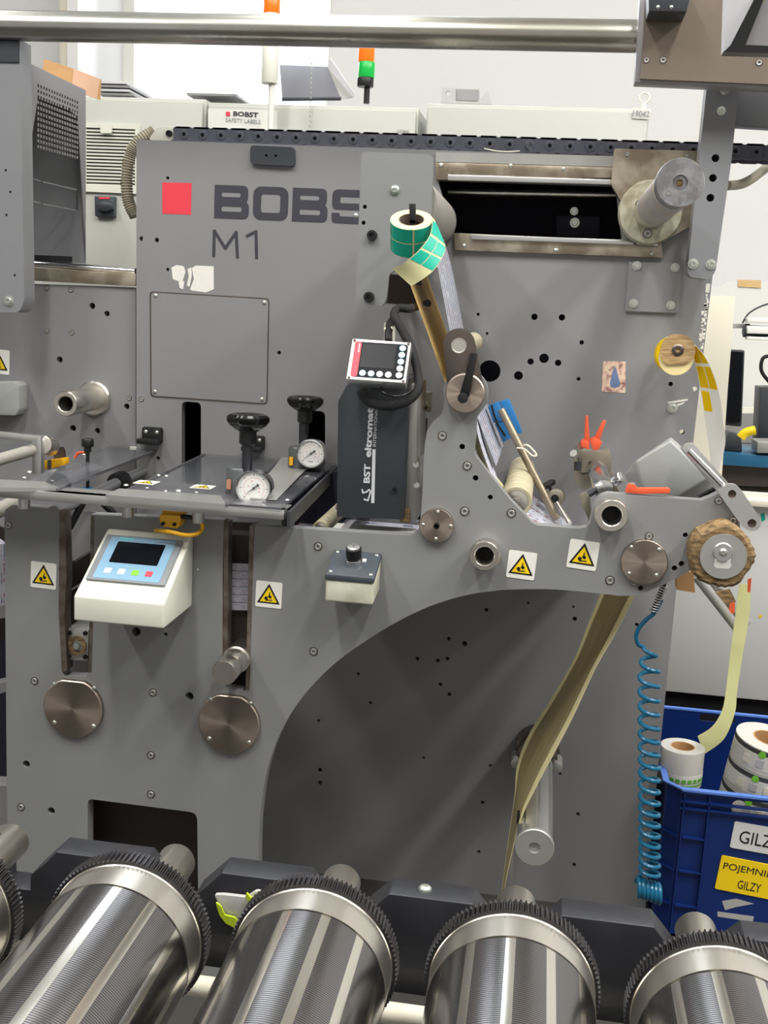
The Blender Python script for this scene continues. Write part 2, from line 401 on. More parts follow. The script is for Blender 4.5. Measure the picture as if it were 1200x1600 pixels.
def rnd(pts, r, n=4):       # rounded polygon; r = radius or list
    out = []; k = len(pts)
    for i, p in enumerate(pts):
        rr = r[i] if isinstance(r, (list, tuple)) else r
        a, b, c = V(pts[i-1]), V(p), V(pts[(i+1) % k])
        if rr <= 0: out.append(tuple(b)); continue
        d0 = (a-b); d1 = (c-b); q = min(rr, d0.length*.45, d1.length*.45); s0 = b+d0.normalized()*q; s1 = b+d1.normalized()*q
        for j in range(n+1):
            t = j/n; out.append(tuple(s0*(1-t)**2+b*2*t*(1-t)+s1*t*t))
    return out
def W(pts, Y): return [(P(x, y, Y).x, P(x, y, Y).z) for x, y in pts]       # pixel loop -> (x, z) on the plane Y
def front(Y): return (V((0, Y, 0)), V((1, 0, 0)), V((0, 0, 1)), V((0, -1, 0)))
def hole(px, py, r, Y): p = P(px, py, Y); return (p.x, p.z, r*mq(px, py, Y))
def copy_tree(o, parent=None):
    c = o.copy(); COL.objects.link(c)
    if parent is not None: c.parent = parent
    for ch in list(o.children): copy_tree(ch, c)
    return c
# fixings: one mesh each, placed many times
def fix_mesh(kind):
    a = M(); d = V((0, -1, 0)); z = V((0, 0, 0))
    if kind == 'socket':    # socket head sunk in a dark counterbore
        a.cur = 1; a.ring(z+V((0, -.001, 0)), d, .78, 1.08, .03/1, 24); a.cur = 0
        a.lathe(z, d, [(.8, -.1), (.8, .2), (.72, .3), (.4, .3), (.36, .28), (.34, -.1)], 18)
    elif kind == 'button':
        a.lathe(z, d, [(1, 0), (.97, .2), (.8, .45), (.42, .6), (.4, .6), (.36, .3)], 18)
    elif kind == 'washer':
        a.lathe(z, d, [(1.35, 0), (1.35, .15), (.9, .15), (.88, .75), (.78, .85), (.42, .85), (.38, .4)], 18)
    elif kind == 'hex':
        a.lathe(z, d, [(1.25, 0), (1.25, .15), (.62, .15)], 20); a.lathe(z, d, [(.9, .15), (.9, .7), (.8, .8)], 6)
    elif kind == 'black':
        a.lathe(z, d, [(1, 0), (1, .9), (.9, 1.05), (.5, 1.05), (.45, .5)], 22)
    elif kind == 'dome':
        a.lathe(z, d, [(1, 0), (.9, .3), (.6, .5), (.2, .58)], 14)
    a_ = a.build('screw', {'socket': ['alu_matt', 'steel_dark'], 'button': ['zinc'], 'washer': ['zinc'], 'hex': ['zinc'], 'black': ['black'], 'dome': ['zinc']}[kind], None, (0, 0, 0), merge=False)
    me = a_.data; bpy.data.objects.remove(a_); return me
FIX = {k: fix_mesh(k) for k in ('socket', 'button', 'washer', 'hex', 'black', 'dome')}
def screws(parent, Y, kind, lst, name='screw', rot=None):
    for t in lst:
        px, py, r = t; p = P(px, py, Y); o = bpy.data.objects.new(name, FIX[kind]); COL.objects.link(o)
        o.parent = parent; o.location = p-wl(parent); s_ = r*mq(px, py, Y); o.scale = (s_, s_, s_)
def screw_at(parent, p, kind, r, rot=(0, 0, 0), name='screw'):
    o = bpy.data.objects.new(name, FIX[kind]); COL.objects.link(o); o.parent = parent; o.location = V(p)-wl(parent); o.scale = (r, r, r); o.rotation_euler = rot
def plate(name, mt, parent, loops, Y, th, holes=(), cups=True, bev=.0007, cupmat=1):
    """flat plate facing the aisle: outline + openings in pixels, drilled holes with dark blind bottoms"""
    a = M(); hs = [hole(x, y, r, Y) for x, y, r in holes]
    a.fill([W(l, Y) for l in loops]+[circ(x, z, r, 18) for x, z, r in hs], front(Y), -th, 0)
    if cups:
        a.cur = cupmat  # cups coloured near-black for the depth shade in the holes
        for x, z, r in hs: a.lathe((x, Y+.004, z), (0, 1, 0), [(r*1.02, 0), (r*1.02, min(th, .02))], 18, closed=False); a.cyl((x, Y+min(th, .02), z), (x, Y+min(th, .02)+.001, z), r*1.05, n=18)
        a.cur = 0
    return a.build(name, [mt, 'cavity'], parent, bev=0)

# ================================================================== the room
def struct(a, name, mt): o = a.build(name, mt); o['kind'] = 'structure'; return o
struct(M().box((-7, -5.5, -.05), (7, 3.1, 0)), 'floor', 'floor')
struct(M().box((-7, -5.5, CEIL), (7, 3.1, CEIL+.05)), 'ceiling', 'ceiling_white')
YW = 2.8
# back wall with the window opening
wz0 = P(300, 172, YW).z; wx0 = P(166, 100, YW).x; wx1 = P(517, 60, YW).x; wz1 = 3.75
struct(M().fill([[(-7, 0), (7, 0), (7, CEIL), (-7, CEIL)], [(wx0, wz0), (wx1, wz0), (wx1, wz1), (wx0, wz1)]], front(YW), -.3, 0), 'wall_back', 'wall')
struct(M().box((-7.1, -5.5, 0), (-7, 3.1, CEIL)), 'wall_left', 'wall')
struct(M().box((7, -5.5, 0), (7.1, 3.1, CEIL)), 'wall_right', 'wall')
struct(M().box((-7, -5.6, 0), (7, -5.5, CEIL)), 'wall_front', 'wall')
wn = thing('window_1', 'tall bright window in the back wall above the electrical cabinets', 'window', (wx0, YW, wz0)); wn['kind'] = 'structure'
a = M(); a.fill([[(wx0, wz0), (wx1, wz0), (wx1, wz1), (wx0, wz1)], [(wx0+.05, wz0+.05), (wx1-.05, wz0+.05), (wx1-.05, wz1-.05), (wx0+.05, wz1-.05)]], front(YW+.2), -.05, 0)
a.build('window_frame', 'white_paint', wn)
M().box((wx0+.05, YW+.22, wz0+.05), (wx1-.05, YW+.226, wz1-.05)).build('glass_pane', 'window_glass', wn)
o = M().box((wx0-2.5, YW+1.2, wz0-2), (wx1+2.5, YW+1.22, wz1+2)).build('sky_backdrop', 'bright_outdoors'); o['kind'] = 'structure'
# wall pier and pipe left of the window
struct(M().box((P(113, 90, 2.55).x, 2.5, 0), (P(166, 90, YW).x, YW, CEIL)), 'trim_1', 'wall')
pc = P(71, 60, 2.5)
tag(M().cyl((pc.x, 2.7, 0), (pc.x, 2.7, CEIL), .028).build('wall_pipe', 'cream'), 'cream vertical pipe on the back wall above the cardboard box', 'pipe')
for i, (x, y) in enumerate(LAMPS):
    if i == 0:
        lt = thing('ceiling_lamp', 'long white fluorescent ceiling lamp fitting', 'lamp', (x, y, CEIL-.13), 'ceiling lamps')
        M().box((x-.17, y-1, CEIL-.09), (x+.17, y+1, CEIL)).build('lamp_housing', 'white_paint', lt, bev=.005)
        M().box((x-.13, y-.95, CEIL-.13), (x+.13, y+.95, CEIL-.09)).build('diffuser', 'glow_lamp', lt, bev=.01)
    else:
        c = copy_tree(lt); c.location = (x, y, CEIL-.13)  # the two added lamps get a copied fitting as well

# ================================================================== printing press
press = thing('printing_press', 'grey label printing press with side frames, arched cut-out and company lettering', 'printing press', (0, .3, 0))
YA, YB, YC = 0.0, .55, .575
# --- front frame
top = [(7, 806), (9, 796), (19, 789), (92, 796)]
slot1 = [(94, 900), (96, 1048), (101, 1056), (134, 1058), (139, 1050), (141, 900), (142, 804)]
top2 = [(350, 813)]
slot2 = [(348, 900), (348, 1066), (355, 1076), (382, 1080), (389, 1070), (394, 900), (398, 821)]
left_rim = [(515, 829), (640, 837), (650, 833), (655, 825), (658, 800), (660, 770), (662, 720), (664, 694), (667, 673), (677, 658), (689, 648), (693, 638), (694, 615)]
head = circ(727, 613, 35, 16, 180, 0) if False else [(727-35*math.cos(math.radians(t)), 613-35*math.sin(math.radians(t))) for t in range(0, 181, 12)]
right_rim = [(760, 632), (752, 643), (745, 652), (743, 682), (740, 705), (743, 713), (770, 748), (798, 782), (822, 807), (830, 816), (840, 821), (875, 824), (905, 826), (916, 824), (923, 815), (926, 795), (930, 783), (938, 775), (950, 771), (1028, 777), (1096, 782), (1110, 777), (1126, 769), (1136, 785), (1150, 802), (1156, 815), (1156, 840), (1140, 860), (1077, 892), (1047, 909), (1013, 924), (993, 931)]
arch = c2([(967, 931), (933, 927), (867, 921), (800, 921), (767, 924), (733, 929), (683, 943), (633, 965), (583, 994), (525, 1035), (480, 1080), (450, 1123), (428, 1170), (414, 1220), (406, 1280), (404, 1340)], 4)
outer = top+slot1+top2+slot2+left_rim+head+right_rim+arch+[(400, 1900), (20, 1900), (13, 1500)]
pocket = rnd([(137, 1248), (308, 1270), (310, 1420), (137, 1400)], [8, 12, 4, 4])
H_A = [(41, 1194, 6), (80, 1267, 6), (296, 1088, 6.5), (213, 987, 7), (259, 991, 3), (802, 699, 0), (722, 698, 4.5), (743, 747, 4.5), (766, 777, 4), (1071, 836, 4), (1054, 888, 4.5), (1065, 881, 4.5), (1001, 919, 4)]
H_A = [h for h in H_A if h[2] > 0]
fa = plate('front_frame', 'paint', press, [outer, pocket], YA, .03, H_A)
screws(fa, YA, 'socket', [(13, 821, 6), (54, 1064, 6), (239, 1082, 6), (236, 1180, 6), (236, 1241, 6), (33, 1261, 6), (497, 854, 6.5), (490, 1018, 6.5), (691, 681, 7), (730, 728, 7), (726, 799, 7), (799, 802, 7), (953, 907, 7), (1014, 838, 6), (1123, 783, 6), (1145, 814, 6.5), (990, 911, 5)])
# worn bare edges along the two slots
a = M()
for l in ([(93, 797), (101, 797), (104, 900), (101, 960), (105, 1048), (97, 1050), (92, 960)], [(142, 806), (147, 806), (147, 900), (143, 1050), (139, 1050)], [(350, 815), (357, 815), (355, 1066), (348, 1066)], [(390, 822), (397, 822), (395, 900), (390, 1078), (384, 1078)]):
    M().prism(W(l, YA), front(YA), -.0295, .0008).build('worn_slot_edge', 'bare', press)
# recess behind the pocket opening
a = M(); p0 = P(137, 1248, .03); p1 = P(310, 1420, .03)
a.box((p0.x-.02, .10, p1.z-.05), (p1.x+.02, .11, p0.z+.03)); a.box((p0.x-.03, .03, p1.z-.05), (p0.x-.01, .11, p0.z+.03)); a.box((p0.x-.03, .03, p0.z+.01), (p1.x+.03, .11, p0.z+.03))
a.build('pocket_lining', 'machine_brown', press)
# --- back frame
right = [(958, 244), (1126, 250), (1118, 395), (1112, 443), (1083, 693), (1058, 910), (1040, 1083), (1028, 1200), (1010, 1400), (985, 1800)]
outB = [(213, 218), (958, 244)]+right[1:]+[(213, 1700)]
winB = rnd([(684, 281), (962, 290), (972, 374), (708, 367)], 3)
s1 = rnd([(284, 627), (314, 629), (314, 760), (284, 758)], 8)
s2 = rnd([(467, 640), (508, 643), (508, 780), (467, 778)], 8)
H_B = [(262, 278, 2.6), (221, 373, 3.6), (245, 375, 3.6), (262, 421, 2.6), (247, 716, 3), (436, 551, 3), (835, 495, 5), (878, 496, 5), (909, 535, 3.5), (850, 560, 7.5), (829, 565, 5), (872, 567, 5), (810, 587, 7), (904, 592, 3), (747, 491, 2.5), (761, 521, 2.2), (1048, 600, 3.5), (1066, 675, 4), (765, 580, 17),
       (701, 998, 3), (726, 1006, 4), (652, 1029, 3), (684, 1032, 3), (699, 1029, 3), (688, 1069, 3), (702, 1085, 3), (560, 1053, 2.5), (579, 1098, 2.5), (498, 1126, 2.5), (662, 1184, 2.3), (766, 1196, 2.5), (500, 1203, 3.5), (500, 1223, 3.5), (754, 1254, 3), (748, 1331, 3), (898, 967, 3.5), (896, 948, 2), (825, 942, 2), (760, 953, 3), (903, 1272, 3), (897, 1351, 3), (875, 1209, 2.5), (995, 976, 3)]
fb = plate('back_frame', 'paint_back', press, [outB, winB, s1, s2], YB, .025, H_B, cups=False)
screws(fb, YB, 'socket', [(221, 624, 4)])
# dark machine housing behind the back frame
a = M(); xa = P(236, 600, .576).x; xb = P(1060, 600, .95).x-.03; zt = P(600, 232, YB).z-.02
a.box((xa, .93, 0), (xb, .95, zt)); a.box((xa, .576, 0), (xa+.01, .93, zt)); a.box((xb-.01, .576, 0), (xb, .93, zt)); a.box((xa, .576, zt-.01), (xb, .93, zt))
a.build('inner_housing', 'machine_inside', press)
# cover panel with four screws
cvp = plate('cover_panel', 'paint_back', press, [rnd([(236, 457), (419, 468), (416, 630), (237, 618)], 6)], YB-.004, .0035)
cvp['label'] = 'thin rectangular cover panel'
screws(cvp, YB-.004, 'dome', [(243, 462, 3.4), (413, 473, 3.4), (242, 612, 3.4), (409, 624, 3.4)])
M().fill([W(rnd([(234, 455), (421, 466), (418, 632), (235, 620)], 6), YB), W(rnd([(236.2, 457.2), (418.8, 468.2), (415.8, 629.8), (237.2, 617.8)], 6), YB)], front(YB), 0, .0006).build('panel_gap', 'steel_dark', press)
# lettering
def logo_letters(F, h, parent, mt):
    w_ = h*1.10; t = h*.25; a = M(); x = 0; gap = h*.13
    def O_(x): return [rrect(w_, h, h*.24, x+w_/2, h/2), rrect(w_-2*t, h-2*t*.92, h*.08, x+w_/2, h/2)]
    def B_(x):
        o = rnd([(x, 0), (x+w_*1.0, 0), (x+w_*1.0, h*.42), (x+w_*.93, h*.51), (x+w_*.97, h*.6), (x+w_*.97, h), (x, h)], [0, h*.2, h*.1, h*.02, h*.1, h*.2, 0])
        return [o, rrect(w_*.58, h*.15, h*.05, x+w_*.5, h*.29), rrect(w_*.54, h*.13, h*.05, x+w_*.48, h*.715)]
    def S_(x):
        return [rnd([(x, 0), (x+w_, 0), (x+w_, h*.60), (x+t, h*.60), (x+t, h*.78), (x+w_-t, h*.78), (x+w_-t, h*.70), (x+w_, h*.70), (x+w_, h), (x, h), (x, h*.40), (x+w_-t, h*.40), (x+w_-t, h*.21), (x+t, h*.21), (x+t, h*.31), (x, h*.31)],
                    [h*.2, h*.2, h*.16, h*.04, h*.04, h*.04, .0, 0, h*.2, h*.2, h*.16, h*.04, h*.04, h*.04, 0, 0])]
    def T_(x): return [[(x, h*.78), (x+w_/2-t/2, h*.78), (x+w_/2-t/2, 0), (x+w_/2+t/2, 0), (x+w_/2+t/2, h*.78), (x+w_, h*.78), (x+w_, h), (x, h)]]
    for fn in (B_, O_, B_, S_, T_):
        a.fill(fn(x), F, 0, .0006); x += w_+gap
    return a.build('company_lettering', mt, parent)
pb = P(334.5, 341, YB); hB = P(334, 288.5, YB).z-pb.z
logo_letters(face((pb.x, YB, pb.z)), hB, press, 'ink')
M().prism(W([(253.5, 285), (299.5, 286), (298.5, 335.5), (253.8, 334)], YB), front(YB), 0, .0006).build('red_square', 'logo_red', press)
a = M(); p = P(351, 381, YB); s_ = mpp(YB)
def stroke(a, pts, t, F, d=.0006):
    for (x0, y0), (x1, y1) in zip(pts, pts[1:]):
        q = V((x1-x0, y1-y0)); n_ = V((-q.y, q.x)).normalized()*t/2; e_ = q.normalized()*t*.35
        a.prism([(x0-n_.x-e_.x, y0-n_.y-e_.y), (x1-n_.x+e_.x, y1-n_.y+e_.y), (x1+n_.x+e_.x, y1+n_.y+e_.y), (x0+n_.x-e_.x, y0+n_.y-e_.y)], F, 0, d); d += .00005
stroke(a, W([(334, 400), (335, 361), (352, 388), (369, 363), (371, 402)], YB), 5*s_, front(YB))
stroke(a, W([(386, 369), (400, 362), (401, 403)], YB), 5*s_, front(YB))
a.build('model_lettering', 'ink', press)
o = plate('handle_plate', 'charcoal', press, [rnd([(391, 227), (460, 230), (460, 260), (391, 256)], 6)], YB-.012, .012, [(416, 243, 2), (431, 243.5, 2)]); 
# torn label remains
a = M()
for l in ([(268, 418), (276, 414), (287, 416), (290, 424), (286, 438), (280, 440), (270, 436)], [(284, 438), (288, 440), (286, 452), (281, 450), (279, 441)], [(293, 420), (299, 418), (300, 430), (296, 448), (292, 446), (295, 432)], [(300, 419), (306, 415), (334, 416), (334, 452), (322, 457), (300, 454), (297, 452), (303, 436)]):
    a.prism(W(l, YB), front(YB), 0, .0006)
a.build('torn_sticker', 'old_label', press)
# picture card
card = thing('picture_card', 'small colourful devotional picture card stuck on the right of the back frame', 'picture card', P(959, 614, YB-.001))
M().prism(W(rnd([(942, 564), (978, 565), (977, 614), (940, 612)], 2), YB), front(YB), 0, .001).build('card', 'picture_card', card)
M().prism(W(c2([(960, 572), (963, 577), (966, 588), (969, 602), (960, 606), (953, 602), (955, 590), (958, 578), (960, 572)], 3)[:-1], YB), front(YB), .001, .0012).build('blue_figure', 'robe_blue', card)
# scuffed paint near the right edge
a = M(); random.seed(3)
for i in range(26):
    y = 462+i*3.4+random.uniform(-1, 1); x = 1106-(y-460)*.11+random.uniform(-5, 1); r = random.uniform(1, 3)
    a.prism(W([(x-r, y-r), (x+r, y-r*1.2), (x+r*.8, y+r), (x-r*.6, y+r*1.3)], YB), front(YB), 0, .0006)
a.prism(W(rnd([(1103, 443), (1110, 443), (1108, 458), (1102, 457)], 2), YB), front(YB), 0, .0008)
for l in ([(1043, 628), (1075, 623), (1074, 626), (1044, 631)], [(1050, 634), (1070, 628), (1068, 631), (1052, 637)], [(1082, 605), (1088, 604), (1089, 609), (1084, 612)]): a.prism(W(l, YB), front(YB), 0, .0006)
a.build('paint_chips', 'old_label', press)
screws(fb, YB, 'washer', [(1051, 637, 6)], 'bolt')

# --- bearing caps
def cap(px, py, r, Y, flat=True, scr=(), label=None, centre=False):
    s_ = mq(px, py, Y); c = P(px, py, Y); R_ = r*s_; th = .012
    pts = circ(0, 0, R_, 72)
    if flat: pts = [(x, min(y, R_*.93)) for x, y in pts]
    a = M(); ring_ = [(x*.965, y*.965) for x, y in pts]; F = face(c); k = len(pts)
    a.prism(pts, F, 0, th*.85)
    a.add([F[0]+F[1]*x+F[2]*y+F[3]*th*.85 for x, y in pts]+[F[0]+F[1]*x+F[2]*y+F[3]*th for x, y in ring_], [(i, (i+1) % k, k+(i+1) % k, k+i) for i in range(k)]+[tuple(range(k, 2*k))])
    o = a.build('bearing_cap', 'cap_steel', press, c)
    screws(o, Y-th, 'dome', scr)
    if centre: M().lathe(c+V((0, -th, 0)), (0, -1, 0), [(5*s_, 0), (5*s_, .003), (3*s_, .003), (3*s_, -.005)], 20).build('centre_bore', 'cavity', o)
    return o
cap(117, 1104, 48, YA, True, [(85, 1069, 3.5), (147, 1075, 3.5), (85, 1129, 3.5), (146, 1135, 4)])
cap(360, 1128, 49, YA, True, [(329, 1093, 3.5), (391, 1099, 3.5), (327, 1154, 3.5), (389, 1160, 3.5)])
cap(1006, 877, 36, YA, False, [(986, 855, 3.5), (1030, 859, 3.5), (983, 896, 3), (1026, 899, 3.5)])
cap(683, 820, 27, YA, False, [(684, 800, 3), (661, 820, 3), (704, 822, 3), (681, 842, 3)], centre=True)
# --- hollow roller sockets
def socket(px, py, r, Y0, Y1, parent, name='hollow_shaft_end', flange=None, mt='steel'):
    c = P(px, py, Y0); R_ = r*mq(px, py, Y0); L_ = Y1-Y0
    a = M(); a.lathe(c, (0, 1, 0), [(R_*.50, L_), (R_*.52, .025), (R_*.56, .02), (R_*.60, .002), (R_*.66, 0), (R_*.93, 0), (R_, .003), (R_, L_*.55), (R_*.95, L_*.6), (R_*.95, L_)], 40, closed=False)
    o = a.build(name, mt, parent, c)
    M().cyl(c+V((0, L_*.8, 0)), c+V((0, L_*.85, 0)), R_*.52).build('bore', 'cavity', o)
    if flange: M().lathe(V((c.x, Y1-.012, c.z)), (0, 1, 0), [(R_*.9, 0), (flange*mq(px, py, Y1)*.9, 0), (flange*mq(px, py, Y1), .004), (flange*mq(px, py, Y1), .012)], 40).build('flange', mt, o)
    return o
socket(757, 869, 24, -.045, 0, press)
socket(956, 806, 26, -.04, 0, press)
sc = socket(102, 631, 20, .40, YC, press, flange=27)

# --- front bearing plate hiding the end of the lettering
YP = .09
bp_ = plate('bearing_plate', 'paint', press, [rnd([(565, 237), (676, 241), (674, 330), (662, 412), (626, 417), (608, 428), (604, 466), (598, 479), (555, 473)], [8, 10, 6, 8, 8, 6, 6, 8, 8])], YP, .012, [(570, 323, 3.2), (568, 348, 3.2)])
screws(bp_, YP, 'button', [(617, 297, 8)]); screws(bp_, YP, 'dome', [(556, 337, 4)])
screws(bp_, YP, 'black', [(582, 368, 8), (577, 464, 8)])
a = M()
for (x, y) in ((617, 297), (582, 368), (577, 464)): p = P(x, y, YP); M().cyl(p+V((0, .012, 0)), (p.x, YB, p.z), .011).build('tie_rod', 'steel_dark', press)
# dark bracket seen below the bearing plate
M().prism(W([(606, 428), (650, 432), (650, 478), (606, 474)], .2), front(.2), -.1, 0).build('inner_bracket', 'machine_brown', press)
# right-hand opening: worn rails above and below
a = M(); a.prism(W([(681, 254), (958, 262), (958, 278), (681, 281)], YB-.01), front(YB-.01), -.01, .004); a.build('upper_rail', 'worn_steel', press, bev=.001)
M().prism(W([(700, 273), (955, 281), (955, 289), (700, 282)], YB-.014), front(YB-.014), -.01, .006).build('rail_strip', 'alu', press, bev=.001)
a = M(); a.prism(W([(709, 364), (1034, 380), (1035, 403), (711, 391)], YB-.01), front(YB-.01), -.01, .004); lr = a.build('lower_rail', 'worn_steel', press, bev=.001)
M().prism(W([(736, 366), (990, 376), (990, 383), (737, 374)], YB-.014), front(YB-.014), -.01, .008).build('rail_strip', 'alu', press, bev=.001)
screws(lr, YB-.014, 'dome', [(725, 384, 3.5), (868, 391, 3.5), (1018, 396, 3.5), (870, 391, 3)])
screws(lr, YB-.014, 'dome', [(689, 258, 3.5), (798, 259, 3.2), (880, 264, 3)])
M().prism(W([(681, 238), (958, 244), (958, 261), (681, 253)], YB-.002), front(YB-.002), -.002, .003).build('upper_edge_strip', 'alu_matt', press)
# shiny bar and bolt inside the opening
M().cyl(P(700, 300, .75), P(975, 305, .75), .012).build('inner_bar', 'steel', press)
ib = M().prism(W([(870, 338), (936, 340), (936, 375), (870, 373)], .72), front(.72), 0, .02).build('inner_block', 'machine_inside', press)
screws(ib, .70, 'hex', [(898, 348, 6), (897, 330, 5)])
# chuck mounting plate, pale flange
mp_ = plate('chuck_plate', 'worn_steel', press, [rnd([(960, 232), (1098, 236), (1097, 300), (1085, 350), (1030, 380), (990, 372), (974, 322), (955, 288)], 3)], YB-.03, .03, cups=False)
screws(mp_, YB-.03, 'socket', [(980, 241, 4), (1073, 244, 4)])
YU = -.07; shc = P(1063, 285, YU); mr = 37.5*mq(1063, 285, YU)
M().lathe((shc.x, YB-.03, shc.z), (0, -1, 0), [(.072, 0), (.072, .012), (.068, .018), (.03, .018)], 48).build('pale_flange', 'dirty_flange', press)
screws(mp_, YB-.048, 'socket', [(999, 319, 6), (1012, 365, 7)])
M().prism(W([(996, 373), (1027, 375), (1027, 384), (996, 382)], YB-.03), front(YB-.03), -.01, .01).build('rail_clamp', 'alu', press)
# square plate with four bolts
sqp = plate('adapter_plate', 'paint_back', press, [[(983, 409), (1066, 411), (1059, 489), (977, 486)]], YB-.008, .008, cups=False)
screws(sqp, YB-.008, 'hex', [(995, 415, 5.5), (1055, 418, 5.5), (990, 474, 5.5), (1048, 477, 5.5)], 'bolt')
# --- slots in the front frame: bearing block, clamped shaft
a = M(); a.prism(W([(104, 981), (140, 983), (139, 1032), (104, 1030)], .02), front(.02), -.06, .005); bb = a.build('bearing_block', 'alu_matt', press, bev=.002)
c = P(121, 1008, .015); M().ring(c, (0, -1, 0), .012, .021, .004).build('bearing_ring', 'rust' if 'rust' in MATS else 'worn_card', bb); M().cyl(c, c+V((0, -.008, 0)), .007).build('hub_screw', 'zinc', bb)
screws(bb, .015, 'black', [(109, 988, 3.5), (134, 989, 3.5), (108, 1025, 3.5), (134, 1026, 3.5)])
a = M(); c = P(350, 1052, -.10); R_ = 20*mq(350, 1052, -.1)
a.lathe(c, (0, 1, 0), [(R_*.94, 0), (R_, .003), (R_, .045), (R_*.95, .047), (R_*.95, .052), (R_, .054), (R_, .085), (R_*1.12, .087), (R_*1.12, .3)], 36); a.build('impression_shaft', 'steel', press, c)
a = M()
for y0, y1 in ((835, 880), (960, 1005)): M().prism(W([(352, y0), (392, y0+2), (391, y1+2), (352, y1)], .05), front(.05), -.05, 0).build('slot_slide', 'machine_brown', press)
a = M()
a.prism(W([(85, 795), (150, 800), (150, 1100), (85, 1095)], .22), front(.22), -.01, 0); a.build('inner_shield', 'paint_back', press)
M().cyl(P(135, 775, .12), P(108, 825, .10), .008).build('black_strut', 'black', press); M().cyl(P(150, 775, .12), P(190, 815, .14), .008).build('black_strut', 'black', press)
a = M(); a.prism(W([(100, 885), (142, 862), (145, 900), (102, 925)], .1), front(.1), -.1, 0); a.prism(W([(100, 930), (142, 905), (145, 985), (102, 985)], .14), front(.14), -.1, 0); a.build('inner_lever', 'machine_brown', press)
a = M(); a.tube([P(110, 866, .06), P(112, 876, .06), P(118, 876, .06), P(142, 860, .06)], .003, sub=1); a.build('wire_clip', 'alu', press)
a = M(); a.prism(W([(330, 815), (410, 818), (410, 1120), (330, 1120)], .16), front(.16), -.01, 0); a.build('inner_shield', 'machine_brown', press)
# link arm with round head above the front frame
la = M(); la.prism(W([(692+0, 535)]+[(717+25*math.cos(math.radians(t)), 538-25*math.sin(math.radians(t))) for t in range(175, 4, -12)]+[(743, 540), (754, 600), (727, 640), (699, 600)], -.012), front(-.012), -.012, 0)
lo = la.build('link_arm', 'steel_dark', press, bev=.0012)
M().lathe(P(717, 540, -.012), (0, -1, 0), [(12*mpp(0), 0), (12*mpp(0), .002), (10.5*mpp(0), .002), (10*mpp(0), .0007)], 30).build('pivot_pin', 'steel', lo)
kd = M(); kc = P(727, 614, -.012); kd.lathe(kc, (0, -1, 0), [(31*mpp(0), 0), (31*mpp(0), .008), (29*mpp(0), .010), (20*mpp(0), .010)], 40); ko = kd.build('clamp_disc', 'cap_steel', press, kc)
lv = M(); lv.prism(W(rnd([(737, 551), (746, 553), (733, 620), (716, 624)], 1), -.035), front(-.035), -.008, .004); lv.cyl(P(723, 622, -.022), P(723, 622, -.048), 8*mpp(0)); lv.build('lever_handle', 'black', ko, bev=.001)
# feet of the frames on the floor hidden by the rack
# ================================================================== left neighbour unit
unit = thing('press_unit', 'grey side frame of the neighbouring print unit at the left edge', 'print unit', (-1.4, YC, 0))
fc = plate('side_frame', 'paint_back', unit, [[(-160, 436), (212, 449), (212, 1700), (-160, 1700)]], YC, .03, [(144, 478, 5), (167, 490, 4.5), (93, 562, 5), (158, 625, 4.5), (198, 635, 4.5), (114, 669, 5), (152, 673, 4.5)])
screws(fc, YC, 'socket', [(73, 450, 4), (111, 453, 4), (73, 517, 4), (112, 520, 4), (202, 622, 4)])
M().prism(W([(42, 417), (212, 428), (212, 447), (42, 438)], YC-.01), front(YC-.01), -.04, .0).build('rail_base', 'worn_steel', unit, bev=.001)
a = M(); a.cyl(P(42, 411, YC+.01), P(212, 424, YC+.01), .008); a.build('guide_rail', 'chrome', unit)
a = M(); a.prism(W(rnd([(-30, 597), (22, 596), (30, 602), (30, 640), (24, 650), (-30, 648)], 3), YC-.05), front(YC-.05), -.05, 0); a.build('grey_cover', 'grey_plastic', unit, bev=.004)
# post in front, holds the long tube
YQ = .40
post = thing('support_post', 'tall grey steel post at the left edge under the chrome tube', 'post', P(15, 488, YQ))
po = plate('post', 'paint_post', post, [rnd([(-60, 60), (31, 62), (38, 470), (30, 488), (-50, 488)], [0, 0, 10, 6, 0])], YQ, .055, [(9, 266, 2), (16, 300, 2), (10, 336, 2), (23, 430, 2)])
screws(po, YQ, 'washer', [(14, 470, 6)], 'bolt')
M().prism(W([(-60, 62), (29, 64), (29, 97), (-60, 95)], YQ-.004), front(YQ-.004), -.004, 0).build('dark_top_band', 'charcoal', post)  # darker band laid across the top of the post
# perforated enclosure behind the post
enc = thing('vented_enclosure', 'grey sheet-metal enclosure with a perforated side and sloping top', 'enclosure', P(60, 410, .5))
e0 = P(38, 95, .46); xE = e0.x; e1 = PX(134, 141, xE); e2 = PX(134, 410, xE); e3 = PX(38, 418, xE)
FE = (V((xE, 0, 0)), V((0, 1, 0)), V((0, 0, 1)), V((1, 0, 0)))
def WE(pts): return [(PX(x, y, xE).y, PX(x, y, xE).z) for x, y in pts]
ol = WE([(36, 94), (134, 141), (134, 412), (36, 425)])
hol = []
c00, c10, c01, c11 = [PX(x, y, xE) for x, y in ((60, 134), (121, 160), (60, 229), (121, 246))]
for i in range(16):
    for j in range(12):
        q = (c00.lerp(c10, i/15)).lerp(c01.lerp(c11, i/15), j/11)
        hol.append(rrect((c10.y-c00.y)/15*.52, (c00.z-c01.z)/11*.58, .0012, q.y, q.z, 2))
sl = [WE([(40, 276), (64, 282), (64, 284), (40, 278)]), WE([(67, 283), (121, 296), (121, 298), (67, 285)]), WE([(40, 310.5), (64, 316.5), (64, 318.5), (40, 312.5)]), WE([(67, 317.5), (121, 328), (121, 330), (67, 319.5)])]
M().fill([ol]+hol+sl, FE, -.002, 0).build('side_panel', 'enclosure_paint', enc)
